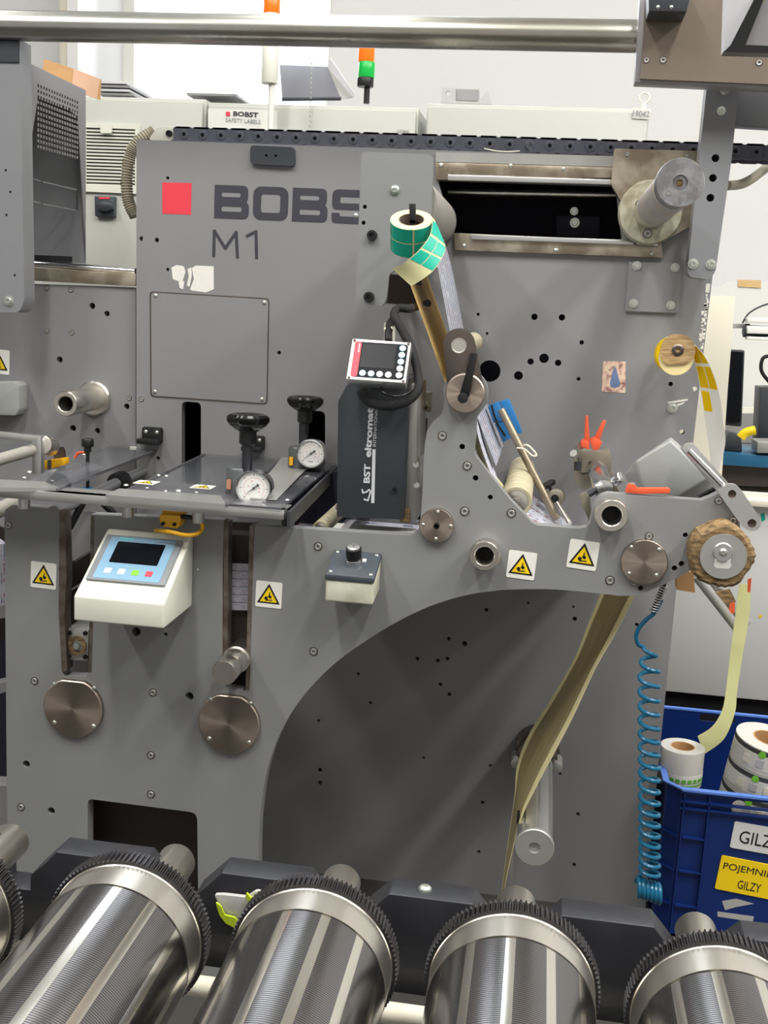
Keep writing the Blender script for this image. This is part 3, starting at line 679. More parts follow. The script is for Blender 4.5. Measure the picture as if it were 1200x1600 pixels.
a = M(); a.fill([WE([(119.5, 297), (121.3, 297), (121.3, 329), (119.5, 328.5)])], FE, 0, .0004); a.build('panel_slit', 'cavity', enc)
a = M(); y0_, y1_ = e0.y, e1.y; xl = xE-.5
a.add([(xE-.002, ol[1][0], ol[1][1]), (xl, ol[1][0], ol[1][1]), (xl, ol[2][0], ol[2][1]), (xE-.002, ol[2][0], ol[2][1])], [(0, 1, 2, 3)])
a.add([(xE, ol[0][0], ol[0][1]), (xl, ol[0][0], ol[0][1]), (xl, ol[1][0], ol[1][1]), (xE, ol[1][0], ol[1][1])], [(0, 1, 2, 3)])
a.add([(xl, p_[0], p_[1]) for p_ in ol], [(0, 1, 2, 3)])
a.build('casing', 'paint_post', enc)
a = M(); pp = P(45, 400, .62); a.prism(W([(42, 398), (113, 401), (113, 411), (42, 409)], .6), front(.6), 0, .01); a.build('dark_gap', 'cavity', enc)
# cardboard box on top
cb = thing('cardboard_box', 'small brown cardboard box lying on top of the vented enclosure', 'box', P(105, 130, .75))
p0, p1, p2, p3 = P(66, 110, .72), P(112, 137, .77), P(69, 92, .72), P(114, 107, .77)
q = V((.02, .14, 0)); dn = V((0, 0, -.01))
a = M(); a.hexa([p0+dn*.4, p1+dn*.6, p3, p2], [p0+dn*.4+q, p1+dn*.6+q, p3+q, p2+q]); a.build('carton', 'cardboard', cb)
r0, r1 = P(143, 118, .83), P(138, 150, .83)
a = M(); a.hexa([p3+V((.001, -.001, 0)), r0, r1, p1+V((.001, -.001, 0))], [p3+q*.5, r0+q*.3, r1+q*.3, p1+q*.5]); a.build('carton_end', 'cardboard_pink', cb)

# ================================================================== overhead tube, bracket, post
t0, t1 = P(-120, 37.5, .40), P(1003, 57.5, .40)
tube_ = M(); t0.z = t1.z = (t0.z+t1.z)/2; tube_.cyl(t0, t1, 22.8*mpp(.4), n=48)
mat('tube_steel', (206, 206, 200), .26, 1, .1, 8, .05, c2=(168, 164, 152), stretch=(.3, 1, 1), bscale=40)
ot = tube_.build('overhead_tube', 'tube_steel', None); tag(ot, 'long polished steel tube with paint smears running across the top', 'tube')
brk = thing('tube_bracket', 'brownish steel bracket block at the end of the overhead tube', 'bracket', P(1100, 130, .34))
bk = plate('bracket_plate', 'paint_brown', brk, [[(1011, -60), (1400, -60), (1400, 140), (1000, 123), (1005, 60)]], .33, .012, cups=False)
screws(bk, .33, 'socket', [(1010, 94, 5), (1036, 94, 5.5), (1186, 98, 5.5)])
a = M(); a.prism(W([(1003, -60), (1400, -60), (1400, 146), (992, 128)], .345), front(.345), -.05, 0); a.build('bracket_body', 'purple_grey', brk, bev=.001)
a = M(); a.prism(W([(1013, -30), (1084, -30), (1073, 18), (1014, 17)], .25), front(.25), -.08, 0); nb = a.build('cable_block', 'charcoal', brk, bev=.001); screws(nb, .25, 'dome', [(1028, 11, 3), (1049, 11, 3)])
rp = thing('support_post', 'grey steel post right of the unwind shaft, bolted to the back frame', 'post', P(1100, 435, .46))
rpo = plate('post', 'paint_post', rp, [rnd([(1106, 120), (1156, 125), (1143, 250), (1118, 425), (1108, 437), (1078, 433), (1074, 424)], [0, 0, 0, 8, 6, 8, 6])], .44, .05, [(1118, 247, 6), (1114, 278, 6), (1110, 309, 6)])
screws(rpo, .44, 'washer', [(1132, 142, 5), (1127, 173, 5), (1083, 412, 6), (1111, 413, 6)], 'bolt')
a = M(); a.prism(W([(1150, 138), (1300, 146), (1300, 204), (1146, 195)], .50), front(.50), -.05, 0); a.build('side_beam', 'paint_post', rp, bev=.001)
tag(M().tube([P(1137, 290, .55), P(1160, 287, .6), P(1185, 272, .65), P(1230, 235, .7)], .011).build('grey_hose', 'hose_beige'), 'grey hose curving up behind the right post', 'hose')
# near blurred machine screen corner at top right
sc_ = thing('hanging_display', 'pale panel with thick black frame hanging in the top right corner', 'display', P(1170, 80, -.8))
a = M(); a.prism(W([(1136, -80), (1190, -80), (1176, 4), (1142, 72), (1131, 80)], -.8), front(-.8), -.02, 0); a.build('pale_edge', 'sheet_paper', sc_)
a = M(); a.prism(W([(1178, 0), (1205, -30), (1165, 70), (1300, 76), (1300, 86), (1131, 81), (1142, 70)], -.81), front(-.81), -.02, 0); a.build('black_frame', 'black', sc_)
a = M(); a.prism(W([(1192, 4), (1300, -80), (1300, 78), (1158, 74)], -.805), front(-.805), -.02, 0); a.build('grey_back', 'purple_grey', sc_)

# ================================================================== unwind shaft (top right) and rewind shaft (below)
us = thing('unwind_shaft', 'metal shaft sleeved with worn label wrap, upper right of the press', 'shaft', (shc.x, YB-.05, shc.z))
a = M(); a.lathe((shc.x, YB-.048, shc.z), (0, -1, 0), [(.036, 0), (.036, YB-.05-YU-.03)], 40); a.build('core', 'steel', us)
mat('wrap', (176, 178, 190), .35, .3, .1, 30, .2, c2=(200, 182, 158), stretch=(1, 5, 1))
a = M(); pr_ = []
mr2 = mr*.93
for i in range(11): h0 = .12+i*.038; pr_ += [(mr2*.94, h0), (mr2, h0+.003), (mr2, h0+.029), (mr2*.94, h0+.032)]
a.lathe((shc.x, YB-.05, shc.z), (0, -1, 0), [(mr2*.9, .03), (mr2*.9, .11)]+pr_+[(.037, .54)], 40); a.build('label_sleeve', 'wrap', us)
a = M()
for i in range(11): a.cyl((shc.x, YB-.05-(.12+i*.038)-.0335, shc.z), (shc.x, YB-.05-(.12+i*.038)-.0365, shc.z), mr2*.95)
a.build('sleeve_ring', 'rod_dirty', us)
a = M(); a.lathe((shc.x, YU+.028, shc.z), (0, -1, 0), [(mr*.97, -.02), (mr*.97, 0)], 48); a.build('black_seal', 'black', us)
a = M(); a.lathe((shc.x, YU+.031, shc.z), (0, -1, 0), [(mr*.98, 0), (mr, .003), (mr, .028), (mr*.97, .031), (.013, .031), (.012, .022), (.006, .022), (.005, .012)], 56); ed = a.build('end_disc', 'disc_alu', us)
screw_at(ed, (shc.x-.019, YU, shc.z-.020), 'socket', .0035)
M().lathe((shc.x, YU+.012, shc.z), (0, -1, 0), [(.006, 0), (.006, .004), (.003, .005)], 16).build('air_valve', 'worn_card', ed)
rc = P(835, 1325, 0)
rs = thing('rewind_shaft', 'slotted aluminium core shaft sticking out low inside the arch', 'shaft', (rc.x, YB, rc.z))
R_ = 31*mq(835, 1325, 0)
a = M(); a.lathe((rc.x, YB, rc.z), (0, -1, 0), [(.055, 0), (.055, .05), (.05, .055), (.05, .09), (.04, .1), (.035, .17)], 40); a.build('hub', 'steel_dark', rs)
for s__ in (-1, 1):
    M().cyl((rc.x+s__*.05, YB-.05, rc.z-.01), (rc.x+s__*.05, YB-.11, rc.z-.01), .013, n=20).build('clamp_lug', 'alu_matt', rs, bev=.002)
a = M(); n_ = 96; pts = []
for i in range(n_):
    t = i/n_; r = R_*.93 if (t*8 % 1) < .8 else R_*.78
    pts.append((r*math.cos(2*math.pi*t), r*math.sin(2*math.pi*t)))
a.prism(pts, face((rc.x, 0, rc.z)), -(YB-.1), -.008); a.build('slotted_body', 'alu', rs)
a = M()
for k in (2, 5):
    for j in range(3):
        t = math.radians(60+45*k); q = V((rc.x+R_*.9*math.cos(t), .08+j*.11, rc.z+R_*.9*math.sin(t))); a.box((q.x-.008, q.y, q.z-.008), (q.x+.008, q.y+.03, q.z+.008))
a.build('expansion_leaf', 'black', rs)
a = M(); a.lathe((rc.x, -.0, rc.z), (0, 1, 0), [(.005, .02), (.0055, .004), (.011, .004), (.012, 0), (R_*.96, 0), (R_, .002), (R_, .009), (R_*.9, .01)], 56); a.build('end_disc', 'alu_matt', rs)

# ================================================================== energy chain on top of the frame
ec = thing('cable_chain', 'black plastic cable drag chain running along the top of the press', 'cable chain', P(700, 232, .6))
zc = (P(300, 222, .57).z+P(800, 238, .57).z)/2; ch = .035; x0 = P(272, 208, .57).x; x1 = P(1230, 240, .57).x; nl = 31; st = (x1-x0)/nl
a = M(); F = face((x0, .57, zc))
pts = [(-.002, .002), (.006, 0), (st*.8, 0), (st*1.06, .004), (st*1.12, ch*.5), (st*1.06, ch-.004), (st*.8, ch), (.004, ch), (-.002, ch-.003)]
a.prism(pts, F, -.004, 0); a.prism(pts, F, -.07, -.066); a.prism([(.004, ch-.004), (st*.85, ch-.004), (st*.85, ch+.0005), (.004, ch+.0005)], F, -.07, 0)
a.lathe(F[0]+V((st*.55, 0, ch*.5)), (0, -1, 0), [(.0115, -.001), (.0115, .0015), (.0105, .002), (.006, .002)], 20)
lk = a.build('chain_link', 'chain', ec, origin=F[0])
M().lathe(F[0]+V((st*.55, -.002, ch*.5)), (0, -1, 0), [(.0045, 0), (.0045, .001), (.0025, .001), (.002, -.001)], 14).build('link_pin', 'cavity', lk)
for i in range(1, nl):
    c = copy_tree(lk, ec); c.location = lk.location+V((st*i, 0.0007*(i % 2), 0))
a = M(); a.prism(W(rnd([(234, 214), (247, 198), (272, 197), (277, 204), (276, 214), (268, 220), (234, 219)], 5), .575), front(.575), -.03, 0); eb = a.build('end_bracket', 'ivory', ec, bev=.001)
screws(eb, .575, 'black', [(265, 209, 5)])
tag(M().tube([P(212, 338, .64), P(201, 315, .64), P(198, 280, .64), P(203, 245, .64), P(215, 222, .64), P(240, 206, .66)], lambda t: .0145+.0018*math.sin(t*260), n=14, sub=40).build('corrugated_hose', 'hose_beige'), 'beige corrugated hose curving behind the left edge of the press', 'hose')

M().prism(W([(819, 221), (826, 218), (833, 236), (828, 238)], .555), front(.555), -.004, 0).build('clear_clip', 'acrylic', ec)
tag(M().tube([P(757, 232, .556), P(775, 236, .55), P(795, 237, .55), P(812, 236, .555)], .0014, sub=3).build('thin_wire', 'cream'), 'thin pale wire lying along the top edge of the back frame', 'wire')
# ================================================================== rollers and webs between the frames
def roller(px, py, r, Y0, Y1, mt, name, label, prof=None, cap_mt='steel', rr=None):
    c = P(px, py, Y0); R_ = rr or r*mpp(Y0)
    t = thing(name, label, 'roller', (c.x, Y0, c.z))
    a = M(); a.lathe((c.x, Y0, c.z), (0, 1, 0), [(R_*.75, .004), (R_*.78, .0), (R_*.97, 0), (R_, .003), (R_, Y1-Y0)], 48); a.build('roller_sleeve', mt, t)
    a = M(); a.lathe((c.x, Y0+.003, c.z), (0, -1, 0), [(R_*.76, 0), (R_*.76, .001), (R_*.5, .003), (R_*.42, .003), (R_*.4, -.002), (R_*.25, -.002), (R_*.22, .006), (R_*.2, .007)], 40); a.build('bearing', cap_mt, t)
    return t
roller(640, 318, 43, YP+.014, YB-.01, 'rubber_grey', 'guide_roller', 'large grey roller behind the bearing plate, left of the dark opening', rr=.056)
roller(807, 784, 23, .06, YB-.02, 'rubber_roll', 'guide_roller', 'beige rubber roller lying in the V of the front frame', rr=.0305)
roller(720, 541, 17, .04, YB-.15, 'rubber_roll', 'guide_roller', 'small pale roller behind the link arm', rr=.021)
roller(500, 826, 14, .06, YB-.02, 'rubber_roll', 'guide_roller', 'roller under the inspection unit beside the yellowed web', rr=.016)

def web(name, mt, pts, Y0, Y1, label, sub=4, parent=None):
    A = [P(x, y, Y0) for x, y in pts]; B = [V((p.x, Y1, p.z)) for p in A]
    o = M().ribbon(A, B, sub=sub).build(name, mt); tag(o, label, 'paper web'); return o
web('gold_liner_web', 'gold_web', [(628, 405), (641, 445), (668, 520), (697, 603), (712, 645)], .10, .5, 'golden liner web slanting down from the teal label roll to the link arm')
web('printed_web', 'print_lines', [(666, 352), (681, 405), (694, 470), (705, 525), (726, 600), (752, 668), (775, 728)], .12, .47, 'white printed web running down from the upper roller past the link arm')
web('printed_web', 'print_web', [(742, 660), (752, 700), (768, 745), (785, 790)], .06, .16, 'white web with red and blue print just right of the link arm neck')
web('cream_web', 'liner', [(726, 630), (737, 680), (757, 735), (790, 780)], .11, .22, 'narrow cream web edge in the V of the front frame')
A = [P(782, 800, .08), P(850, 830, .08), P(905, 850, .08)]; B = [P(828, 772, .45), P(870, 803, .45), P(915, 838, .45)]
tag(M().ribbon(A, B, sub=4).build('printed_web', 'print_web'), 'white web with red print crossing the bottom of the V', 'paper web')
A = [P(x, y, d) for x, y, d in [(996, 922, .06), (961, 990, .06), (930, 1045, .06), (895, 1120, .06), (865, 1178, .06), (840, 1225, .06), (816, 1275, .06), (801, 1330, .07), (787, 1400, .08), (780, 1490, .1)]]
B = [P(x, y, d) for x, y, d in [(945, 912, .42), (919, 975, .42), (898, 1028, .42), (862, 1090, .40), (826, 1148, .36), (808, 1195, .30), (804, 1240, .24), (797, 1290, .18), (784, 1390, .12), (775, 1490, .12)]]
tag(M().ribbon(A, B, sub=6, across=14).build('waste_web', 'waste_web'), 'shiny brownish waste web twisting down inside the arch past the rewind shaft', 'paper web')
tag(M().prism([(P(x, y, .2).x, P(x, y, .2).z) for x, y in [(797, 1330), (803, 1330), (799, 1480), (791, 1480)]], front(.2), -.004, 0).build('web_guide_rod', 'chrome'), 'thin bright rod beside the bottom of the waste web', 'rod')
# web stack in the right slot
ws = thing('label_web', 'stack of white printed label strips seen through the right slot', 'paper web', P(371, 955, .07))
for i in range(6):
    y = 880+i*12.3
    M().ribbon([P(353, y, .033), P(393, y+1, .033)], [P(353, y+11.4, .036), P(393, y+12.4, .036)], sub=1, across=4).build('label_strip', 'print_web', ws)
# lower web under the inspection unit
pw = M(); pw.hexa([P(518, 827, .04), P(652, 833, .04), P(650, 826, .10), P(527, 817, .10)], [q+V((0, 0, -.001)) for q in (P(518, 827, .04), P(652, 833, .04), P(650, 826, .10), P(527, 817, .10))])
tag(pw.build('white_web', 'paper'), 'white web lying flat below the charcoal inspection unit', 'paper web')
pw = M(); pw.prism(W([(500, 818), (524, 790), (524, 814), (512, 826)], .2), front(.2), -.2, 0); tag(pw.build('pale_web', 'paper'), 'pale web end left of the inspection unit foot', 'paper web')
a = M(); a.ribbon([P(648, 765, .12), P(655, 790, .12), P(640, 815, .12)], [P(664, 765, .4), P(664, 790, .4), P(652, 815, .4)], sub=3); tag(a.build('printed_web', 'print_web'), 'sliver of printed web between inspection unit and front frame', 'paper web')
# unseen web added between the frames to keep light out of the arch
zw = P(800, 908, .04).z; xw0 = P(402, 830, .04).x; xw1 = P(985, 908, .04).x
wb = M(); wb.ribbon([V((xw0, .045, zw)), V((xw1, .045, zw))], [V((xw0, .53, zw)), V((xw1, .53, zw))], sub=1)
tag(wb.build('arch_shade_web', 'print_web'), 'hidden printed web added level between the two frames to shade the arch', 'paper web')
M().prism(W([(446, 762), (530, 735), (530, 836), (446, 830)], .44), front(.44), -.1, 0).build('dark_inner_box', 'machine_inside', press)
# neighbour web at the far left edge
a = M(); a.prism(W([(-60, 800), (14, 830), (14, 1000), (-60, 1010)], .15), front(.15), -.01, 0); tag(a.build('machine_cover', 'machine_brown'), 'dark machine cover at the left edge behind the front frame', 'machine cover')
a = M(); a.ribbon([P(-60, 800, .10), P(12, 850, .10), P(12, 945, .10)], [P(-90, 800, .05), P(-30, 850, .05), P(-30, 960, .05)], sub=1); 
tag(a.build('printed_web', 'print_web'), 'printed web strip at the far left edge', 'paper web')
for l, d, lb_ in (([(-50, 955), (10, 945), (10, 965), (-50, 975)], .08, 'upper grey cross beam left of the front frame'), ([(-50, 1080), (12, 1065), (12, 1080), (-50, 1100)], .08, 'lower grey cross beam left of the front frame'), ([(-50, 1226), (12, 1228), (12, 1500), (-50, 1500)], .06, 'grey foot plate at the lower left edge beside the front frame')):
    tag(M().prism(W(l, d), front(d), -.05, 0).build('cross_beam', 'paint_back'), lb_, 'beam')
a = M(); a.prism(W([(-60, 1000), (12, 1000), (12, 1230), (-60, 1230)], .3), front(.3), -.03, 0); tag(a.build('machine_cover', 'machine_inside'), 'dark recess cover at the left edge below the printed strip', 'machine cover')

# ================================================================== guards over the print unit
zg = P(300, 783, -.06).z
gd = thing('print_guard', 'clear grey acrylic safety guards fixed to a long aluminium front rail', 'machine guard', P(220, 785, .1))
g0 = P(-140, 762, -.075); g1 = P(446, 800, -.075)
def gz(px, py): return PZ(px, py, zg)
rb = M(); rl = g1.x-g0.x
rb.box((g0.x, -.087, zg-.018), (g1.x, -.06, zg+.001)); rb.box((g0.x, -.085, zg-.002), (g1.x, -.02, zg+.001)); rb.build('front_rail', 'alu', gd, bev=.003)
a = M()
for px in (38, 200, 310): q = P(px, 800, -.045); M().cyl((q.x, -.045, zg-.045), (q.x, -.045, zg-.013), .012, n=20).build('rail_standoff', 'alu', gd)
def sheet(pix, name='acrylic_sheet', dz=0, mt='acrylic', th=.006):
    A = [gz(x, y)+V((0, 0, dz)) for x, y in pix]; a = M(); a.hexa(A, [q+V((0, 0, th)) for q in A]); return a.build(name, mt, gd, bev=.0008)
sheet([(26, 760), (90, 767), (262, 699), (200, 689)])
for e0_, e1_ in (((88, 768), (261, 699)), ((353, 792), (449, 711)), ((187, 774), (328, 708))): M().hexa([gz(*e0_), gz(*e1_), gz(*e1_)+V((.003, 0, 0)), gz(*e0_)+V((.003, 0, 0))], [q+V((0, 0, .0062)) for q in (gz(*e0_), gz(*e1_), gz(*e1_)+V((.003, 0, 0)), gz(*e0_)+V((.003, 0, 0)))]).build('dark_sheet_edge', 'sheet_dark', gd)
sheet([(188, 774), (352, 791), (448, 711), (330, 706)])
M().hexa([gz(*q) for q in ((-60, 752), (70, 758), (92, 768), (-60, 768))], [gz(*q)+V((0, 0, .0075)) for q in ((-60, 752), (70, 758), (92, 768), (-60, 768))]).build('rail_flange', 'alu', gd)
M().hexa([gz(*q) for q in ((186, 768), (345, 779), (352, 793), (165, 778))], [gz(*q)+V((0, 0, .0065)) for q in ((186, 768), (345, 779), (352, 793), (165, 778))]).build('rail_flange', 'alu', gd)
sheet([(352, 792), (438, 800), (530, 722), (460, 705)])
sheet([(390, 786), (432, 788), (495, 722), (440, 720)], 'grey_insert', .008, 'alu_matt', .002)
# curved bubble over the opening in the left sheet
a = M(); bc = gz(118, 748); A = []; B = []
for i in range(9):
    t = math.pi*i/8; A.append(gz(92, 762)+V((-math.cos(t)*.028, 0, math.sin(t)*.03))); B.append(gz(140, 738)+V((-math.cos(t)*.03, 0, math.sin(t)*.022)))
a.ribbon(A, B, t=.002, sub=1, across=4); a.build('curved_window', 'acrylic', gd)
def gscrew(px, py, r): q = gz(px, py)+V((0, 0, .006)); screw_at(gd, q, 'dome', r, (math.radians(-90), 0, 0))
for px, py, r in ((38, 751, .005), (46, 742, .006), (131, 714, .005), (82, 756, .003), (203, 692, .005), (248, 747, .005), (260, 748, .005), (197, 763, .006), (279, 772, .007), (230, 767, .004), (259, 772, .004), (307, 774, .004), (449, 786, .005), (465, 737, .004)): gscrew(px, py, r)
M().hexa([gz(203, 702), gz(222, 704), gz(232, 698), gz(213, 697)], [gz(*q)+V((0, 0, .0075)) for q in ((203, 702), (222, 704), (232, 698), (213, 697))]).build('white_tag', 'sticker', gd)
M().hexa([gz(315, 710), gz(340, 713), gz(348, 707), gz(325, 705)], [gz(*q)+V((0, 0, .0075)) for q in ((315, 710), (340, 713), (348, 707), (325, 705))]).build('white_tag', 'sticker', gd)
a = M(); a.prism(W([(520, 722), (524, 726), (462, 822), (445, 806)], .0), front(.0), -.0, 0) if False else None
ke = M(); q0, q1 = gz(449, 800), gz(528, 724)
ke.hexa([q0, q1, q1+V((0, 0, -.03)), q0+V((0, 0, -.03))], [q+V((.006, 0, 0)) for q in (q0, q1, q1+V((0, 0, -.03)), q0+V((0, 0, -.03)))]); ke.build('dark_end_plate', 'charcoal', gd)
ke = M(); ke.prism(W([(440, 800), (455, 803), (455, 824), (440, 822)], -.03), front(-.03), -.03, 0); ke.build('rail_foot', 'black', gd)
# hinges on the back frame
def hinge(px, py, label, s=1):
    t = thing('guard_hinge', label, 'hinge', P(px, py+12, YB-.01), 'black guard hinges'); k = mpp(YB)*s; c = P(px, py, YB-.012)
    F = face(c); a = M(); a.prism(rrect(34*k, 26*k, 4*k, 0, 0), F, -.012, 0); a.prism(rrect(37*k, 9*k, 2*k, -3*k, -10*k), F, 0, .02); a.build('hinge_block', 'black', t, bev=.001)
    for x in (-10, 9): screw_at(t, c+V((x*k, 0, 5*k)), 'button', 3.5*k)
    return t
hinge(237, 680, 'small black hinge block on the back frame at the left acrylic guard')
hinge(398, 692, 'small black hinge block behind the front black handwheel', .9)
# shafts below the guards
def shaft(name, p, q, r, mt, label, collar=None):
    t = thing(name, label, 'shaft', q); M().cyl(p, q, r).build('shaft', mt, t)
    if collar: c = p.lerp(q, collar); d = (q-p).normalized()*.022; M().cyl(c-d, c+d, r*1.9).build('black_collar', 'black', t, bev=.003)
    return t
sa = P(118, 790, -.0); shaft('grey_shaft', V((P(84, 800, .0).x, 0, P(84, 800, 0).z)), P(222, 737, YB-.01)+V((0, 0, 0)), .013, 'paint_post', 'grey shaft with a black collar under the left acrylic guard', .70)
shaft('grey_shaft', P(-40, 815, .0), P(24, 785, .2), .017, 'rubber_grey', 'thick grey shaft end below the rail at the left edge')
shaft('grey_shaft', P(-60, 735, .15), P(62, 700, .30), .014, 'rubber_grey', 'brownish grey shaft at the far left edge above the rail')
# knob with screw on the left sheet
kn = thing('thumb_screw', 'small black knurled thumb screw on the left acrylic guard', 'knob', gz(137, 716))
kc = P(137, 706, .22); M().lathe(kc, (0, 0, 1), [(.008, 0), (.008, .012), (.0125, .012), (.0135, .014), (.0135, .028), (.012, .03)], 26).build('knob', 'black', kn)
M().cyl(kc+V((0, 0, -.10)), kc, .004).build('threaded_stem', 'black', kn)
M().tube([kc+V((-.006, 0, -.002)), kc+V((-.022, 0, -.004)), kc+V((-.03, 0, -.016))], .003).build('red_wire', 'orange', kn)
M().lathe(kc+V((0, 0, -.085)), (0, 0, 1), [(.013, 0), (.013, .003)], 12).build('blue_nut', 'plastic_blue', kn)
# aluminium frame + yellow interlock at the left
lf = thing('left_guard_frame', 'aluminium framed guard corner with a round end cap at the left edge', 'machine guard', P(40, 740, .25))
a = M(); a.prism(W([(-80, 668), (64, 682), (64, 740), (50, 740), (50, 690), (-80, 678)], .28), front(.28), -.02, 0); a.build('alu_frame', 'alu', lf, bev=.001)
a = M(); a.prism(W([(-80, 694), (48, 696), (30, 706), (-80, 730)], .27), front(.27), -.01, 0); a.build('clear_pane', 'acrylic', lf)
a = M(); c = P(79, 698, .36); a.cyl(P(66, 695, .30), c, .022, n=30); a.build('round_end', 'steel', lf, bev=.001)
a = M(); a.prism(W(rnd([(84, 700), (98, 698), (101, 706), (101, 740), (84, 740)], 3), .42), front(.42), -.006, 0); a.build('end_plate', 'steel_dark', lf)
iy = thing('interlock_switch', 'yellow safety interlock switch at the left edge below the round end cap', 'safety switch', P(83, 735, .40), 'yellow interlock switches')
a = M(); a.prism(W([(66, 721), (100, 716), (101, 728), (66, 735)], .38), front(.38), -.03, 0); a.build('switch_body', 'safety_yellow', iy, bev=.002)
a = M(); a.prism(W([(75, 719), (80, 718), (80, 733), (75, 734)], .38), front(.38), 0, .003); a.build('cover_rib', 'print_dark', iy)
i2 = thing('interlock_switch', 'yellow safety interlock switch with cable under the rail above the operator panel', 'safety switch', P(265, 825, -.05), 'yellow interlock switches')
a = M(); a.prism(W([(253, 796), (288, 797), (286, 806), (254, 804)], -.03), front(-.03), -.03, 0); a.build('actuator', 'safety_yellow', i2, bev=.001)
a = M(); a.prism(W(rnd([(249, 804), (282, 806), (282, 818), (277, 826), (254, 823), (249, 816)], 2), -.045), front(-.045), -.03, 0); sb_ = a.build('switch_body', 'safety_yellow', i2, bev=.002)
screws(sb_, -.045, 'black', [(255, 818, 3), (273, 819, 3)])
M().cyl(P(283, 807, -.04), P(304, 809, -.04), .005).build('cable_gland', 'black', i2)
M().tube([P(304, 809, -.04), P(314, 815, -.04), P(316, 826, -.04), P(308, 834, -.05), P(290, 836, -.06), P(265, 831, -.06), P(243, 829, -.03)], .0042).build('yellow_cable', 'safety_yellow', i2)

# handwheels and gauges
def handwheel(px, py, Y, zb, label):
    c = P(px, py, Y); t = thing('handwheel', label, 'handwheel', (c.x, Y, zb), 'black lobed handwheels'); s_ = .95
    a = M(); a.lathe(c, (0, 0, 1), [(.012*s_, -.02), (.024, -.018), (.036, -.009), (.042, .0), (.0415, .008), (.036, .0125), (.028, .012), (.018, .006), (.008, .007)], 70, 7, .045); a.build('wheel_rim', 'black_shiny', t)
    a = M(); a.lathe(c, (0, 0, -1), [(.022, .014), (.022, .02), (.017, .022), (.017, .046), (.012, .05)], 30, 6, .05); a.build('hub', 'black', t)
    M().cyl((c.x, c.y, zb), (c.x, c.y, c.z-.045), .0105).build('stem', 'black_anodised', t); return t
def gauge(px, py, Y, r, label, num):
    c = P(px, py, Y); t = thing('pressure_gauge', label, 'gauge', (c.x, Y, c.z-.04), 'pressure gauges'); k = r
    a = M(); a.lathe(c, (0, -1, 0), [(k*.9, -.028), (k*.93, 0), (k, .002), (k, .009), (k*.96, .012), (k*.88, .011), (k*.86, .006)], 56); a.build('case', 'chrome', t)
    F = face(c+V((0, -.0065, 0))); M().prism(circ(0, 0, k*.86, 48), F, 0, .0006).build('dial_face', 'dial', t)
    a = M()
    for i in range(31):
        q = math.radians(225-270*i/30); big = i % 5 == 0; r0 = k*(.68 if big else .72); u = V((math.cos(q), math.sin(q))); n_ = V((-u.y, u.x))*k*(.022 if big else .01)
        a.prism([tuple(u*r0-n_), tuple(u*k*.8-n_), tuple(u*k*.8+n_), tuple(u*r0+n_)], F, .0006, .0009)
    a.build('scale_marks', 'text_black', t)
    a = M(); r0 = k*.56
    for i in range(24):
        q0, q1 = math.radians(225-270*i/24), math.radians(225-270*(i+1)/24)
        a.prism([(math.cos(q0)*r0, math.sin(q0)*r0), (math.cos(q1)*r0, math.sin(q1)*r0), (math.cos(q1)*r0*1.05, math.sin(q1)*r0*1.05), (math.cos(q0)*r0*1.05, math.sin(q0)*r0*1.05)], F, .0006, .0008)
    for x, y in ((-.3, .1), (-.12, .38), (.32, .0), (.3, -.2)): a.prism(rrect(k*.12, k*.06, k*.01, k*x, k*y), F, .0006, .0009)
    a.build('inner_scale', 'dial_red', t)
    a = M(); u = V((math.cos(math.radians(218)), math.sin(math.radians(218)))); n_ = V((-u.y, u.x))
    a.prism([tuple(u*k*.68), tuple(-u*k*.25+n_*k*.04), tuple(-u*k*.3+n_*k*.1), tuple(-u*k*.38), tuple(-u*k*.3-n_*k*.1), tuple(-u*k*.25-n_*k*.04)], F, .0022, .003); a.prism(circ(0, 0, k*.07, 16), F, .0009, .0032); a.build('needle', 'text_black', t)
    a = M(); a.text('bar', (F[0]+V((0, 0, k*.18)), F[1], F[2], F[3]), k*.18, k*.09); a.prism(rrect(k*.3, k*.07, .0005, 0, -k*.55), F, .0006, .0009); a.build('dial_print', 'text_grey', t)
    M().prism(circ(0, 0, k*.87, 40), (c+V((0, -.0095, 0)), FX, FZ, V((0, -1, 0))), 0, .0005).build('glass', 'gauge_glass', t)
    return t
zs = zg+.006
handwheel(388, 657, .02, zs, 'black lobed handwheel on a stem behind the nearer pressure gauge')
handwheel(477, 628, .42, zs, 'black lobed handwheel on a stem behind the farther pressure gauge')
gauge(398, 762, -.02, .0365, 'nearer round pressure gauge with red inner scale above the rail end', 1)
gauge(487, 708, .38, .0345, 'farther round pressure gauge near the back frame slot', 2)
for (px, py, Y, lb) in ((372, 770, .03, 'grey round housing behind the nearer pressure gauge'), (467, 712, .41, 'grey round housing behind the farther pressure gauge')):
    q = P(px, py, Y); t = thing('spring_housing', lb, 'cylinder housing', (q.x, Y, zs))
    M().lathe((q.x, Y, zs), (0, 0, 1), [(.025, 0), (.025, .05), (.022, .054), (.012, .055)], 36).build('housing', 'housing_grey', t)
    M().prism(rrect(.009, .02, .001), face((q.x-.012, Y-.0265, zs+.022)), 0, .002).build('slot_window', 'safety_yellow' if Y > .2 else 'pink_tint', t)

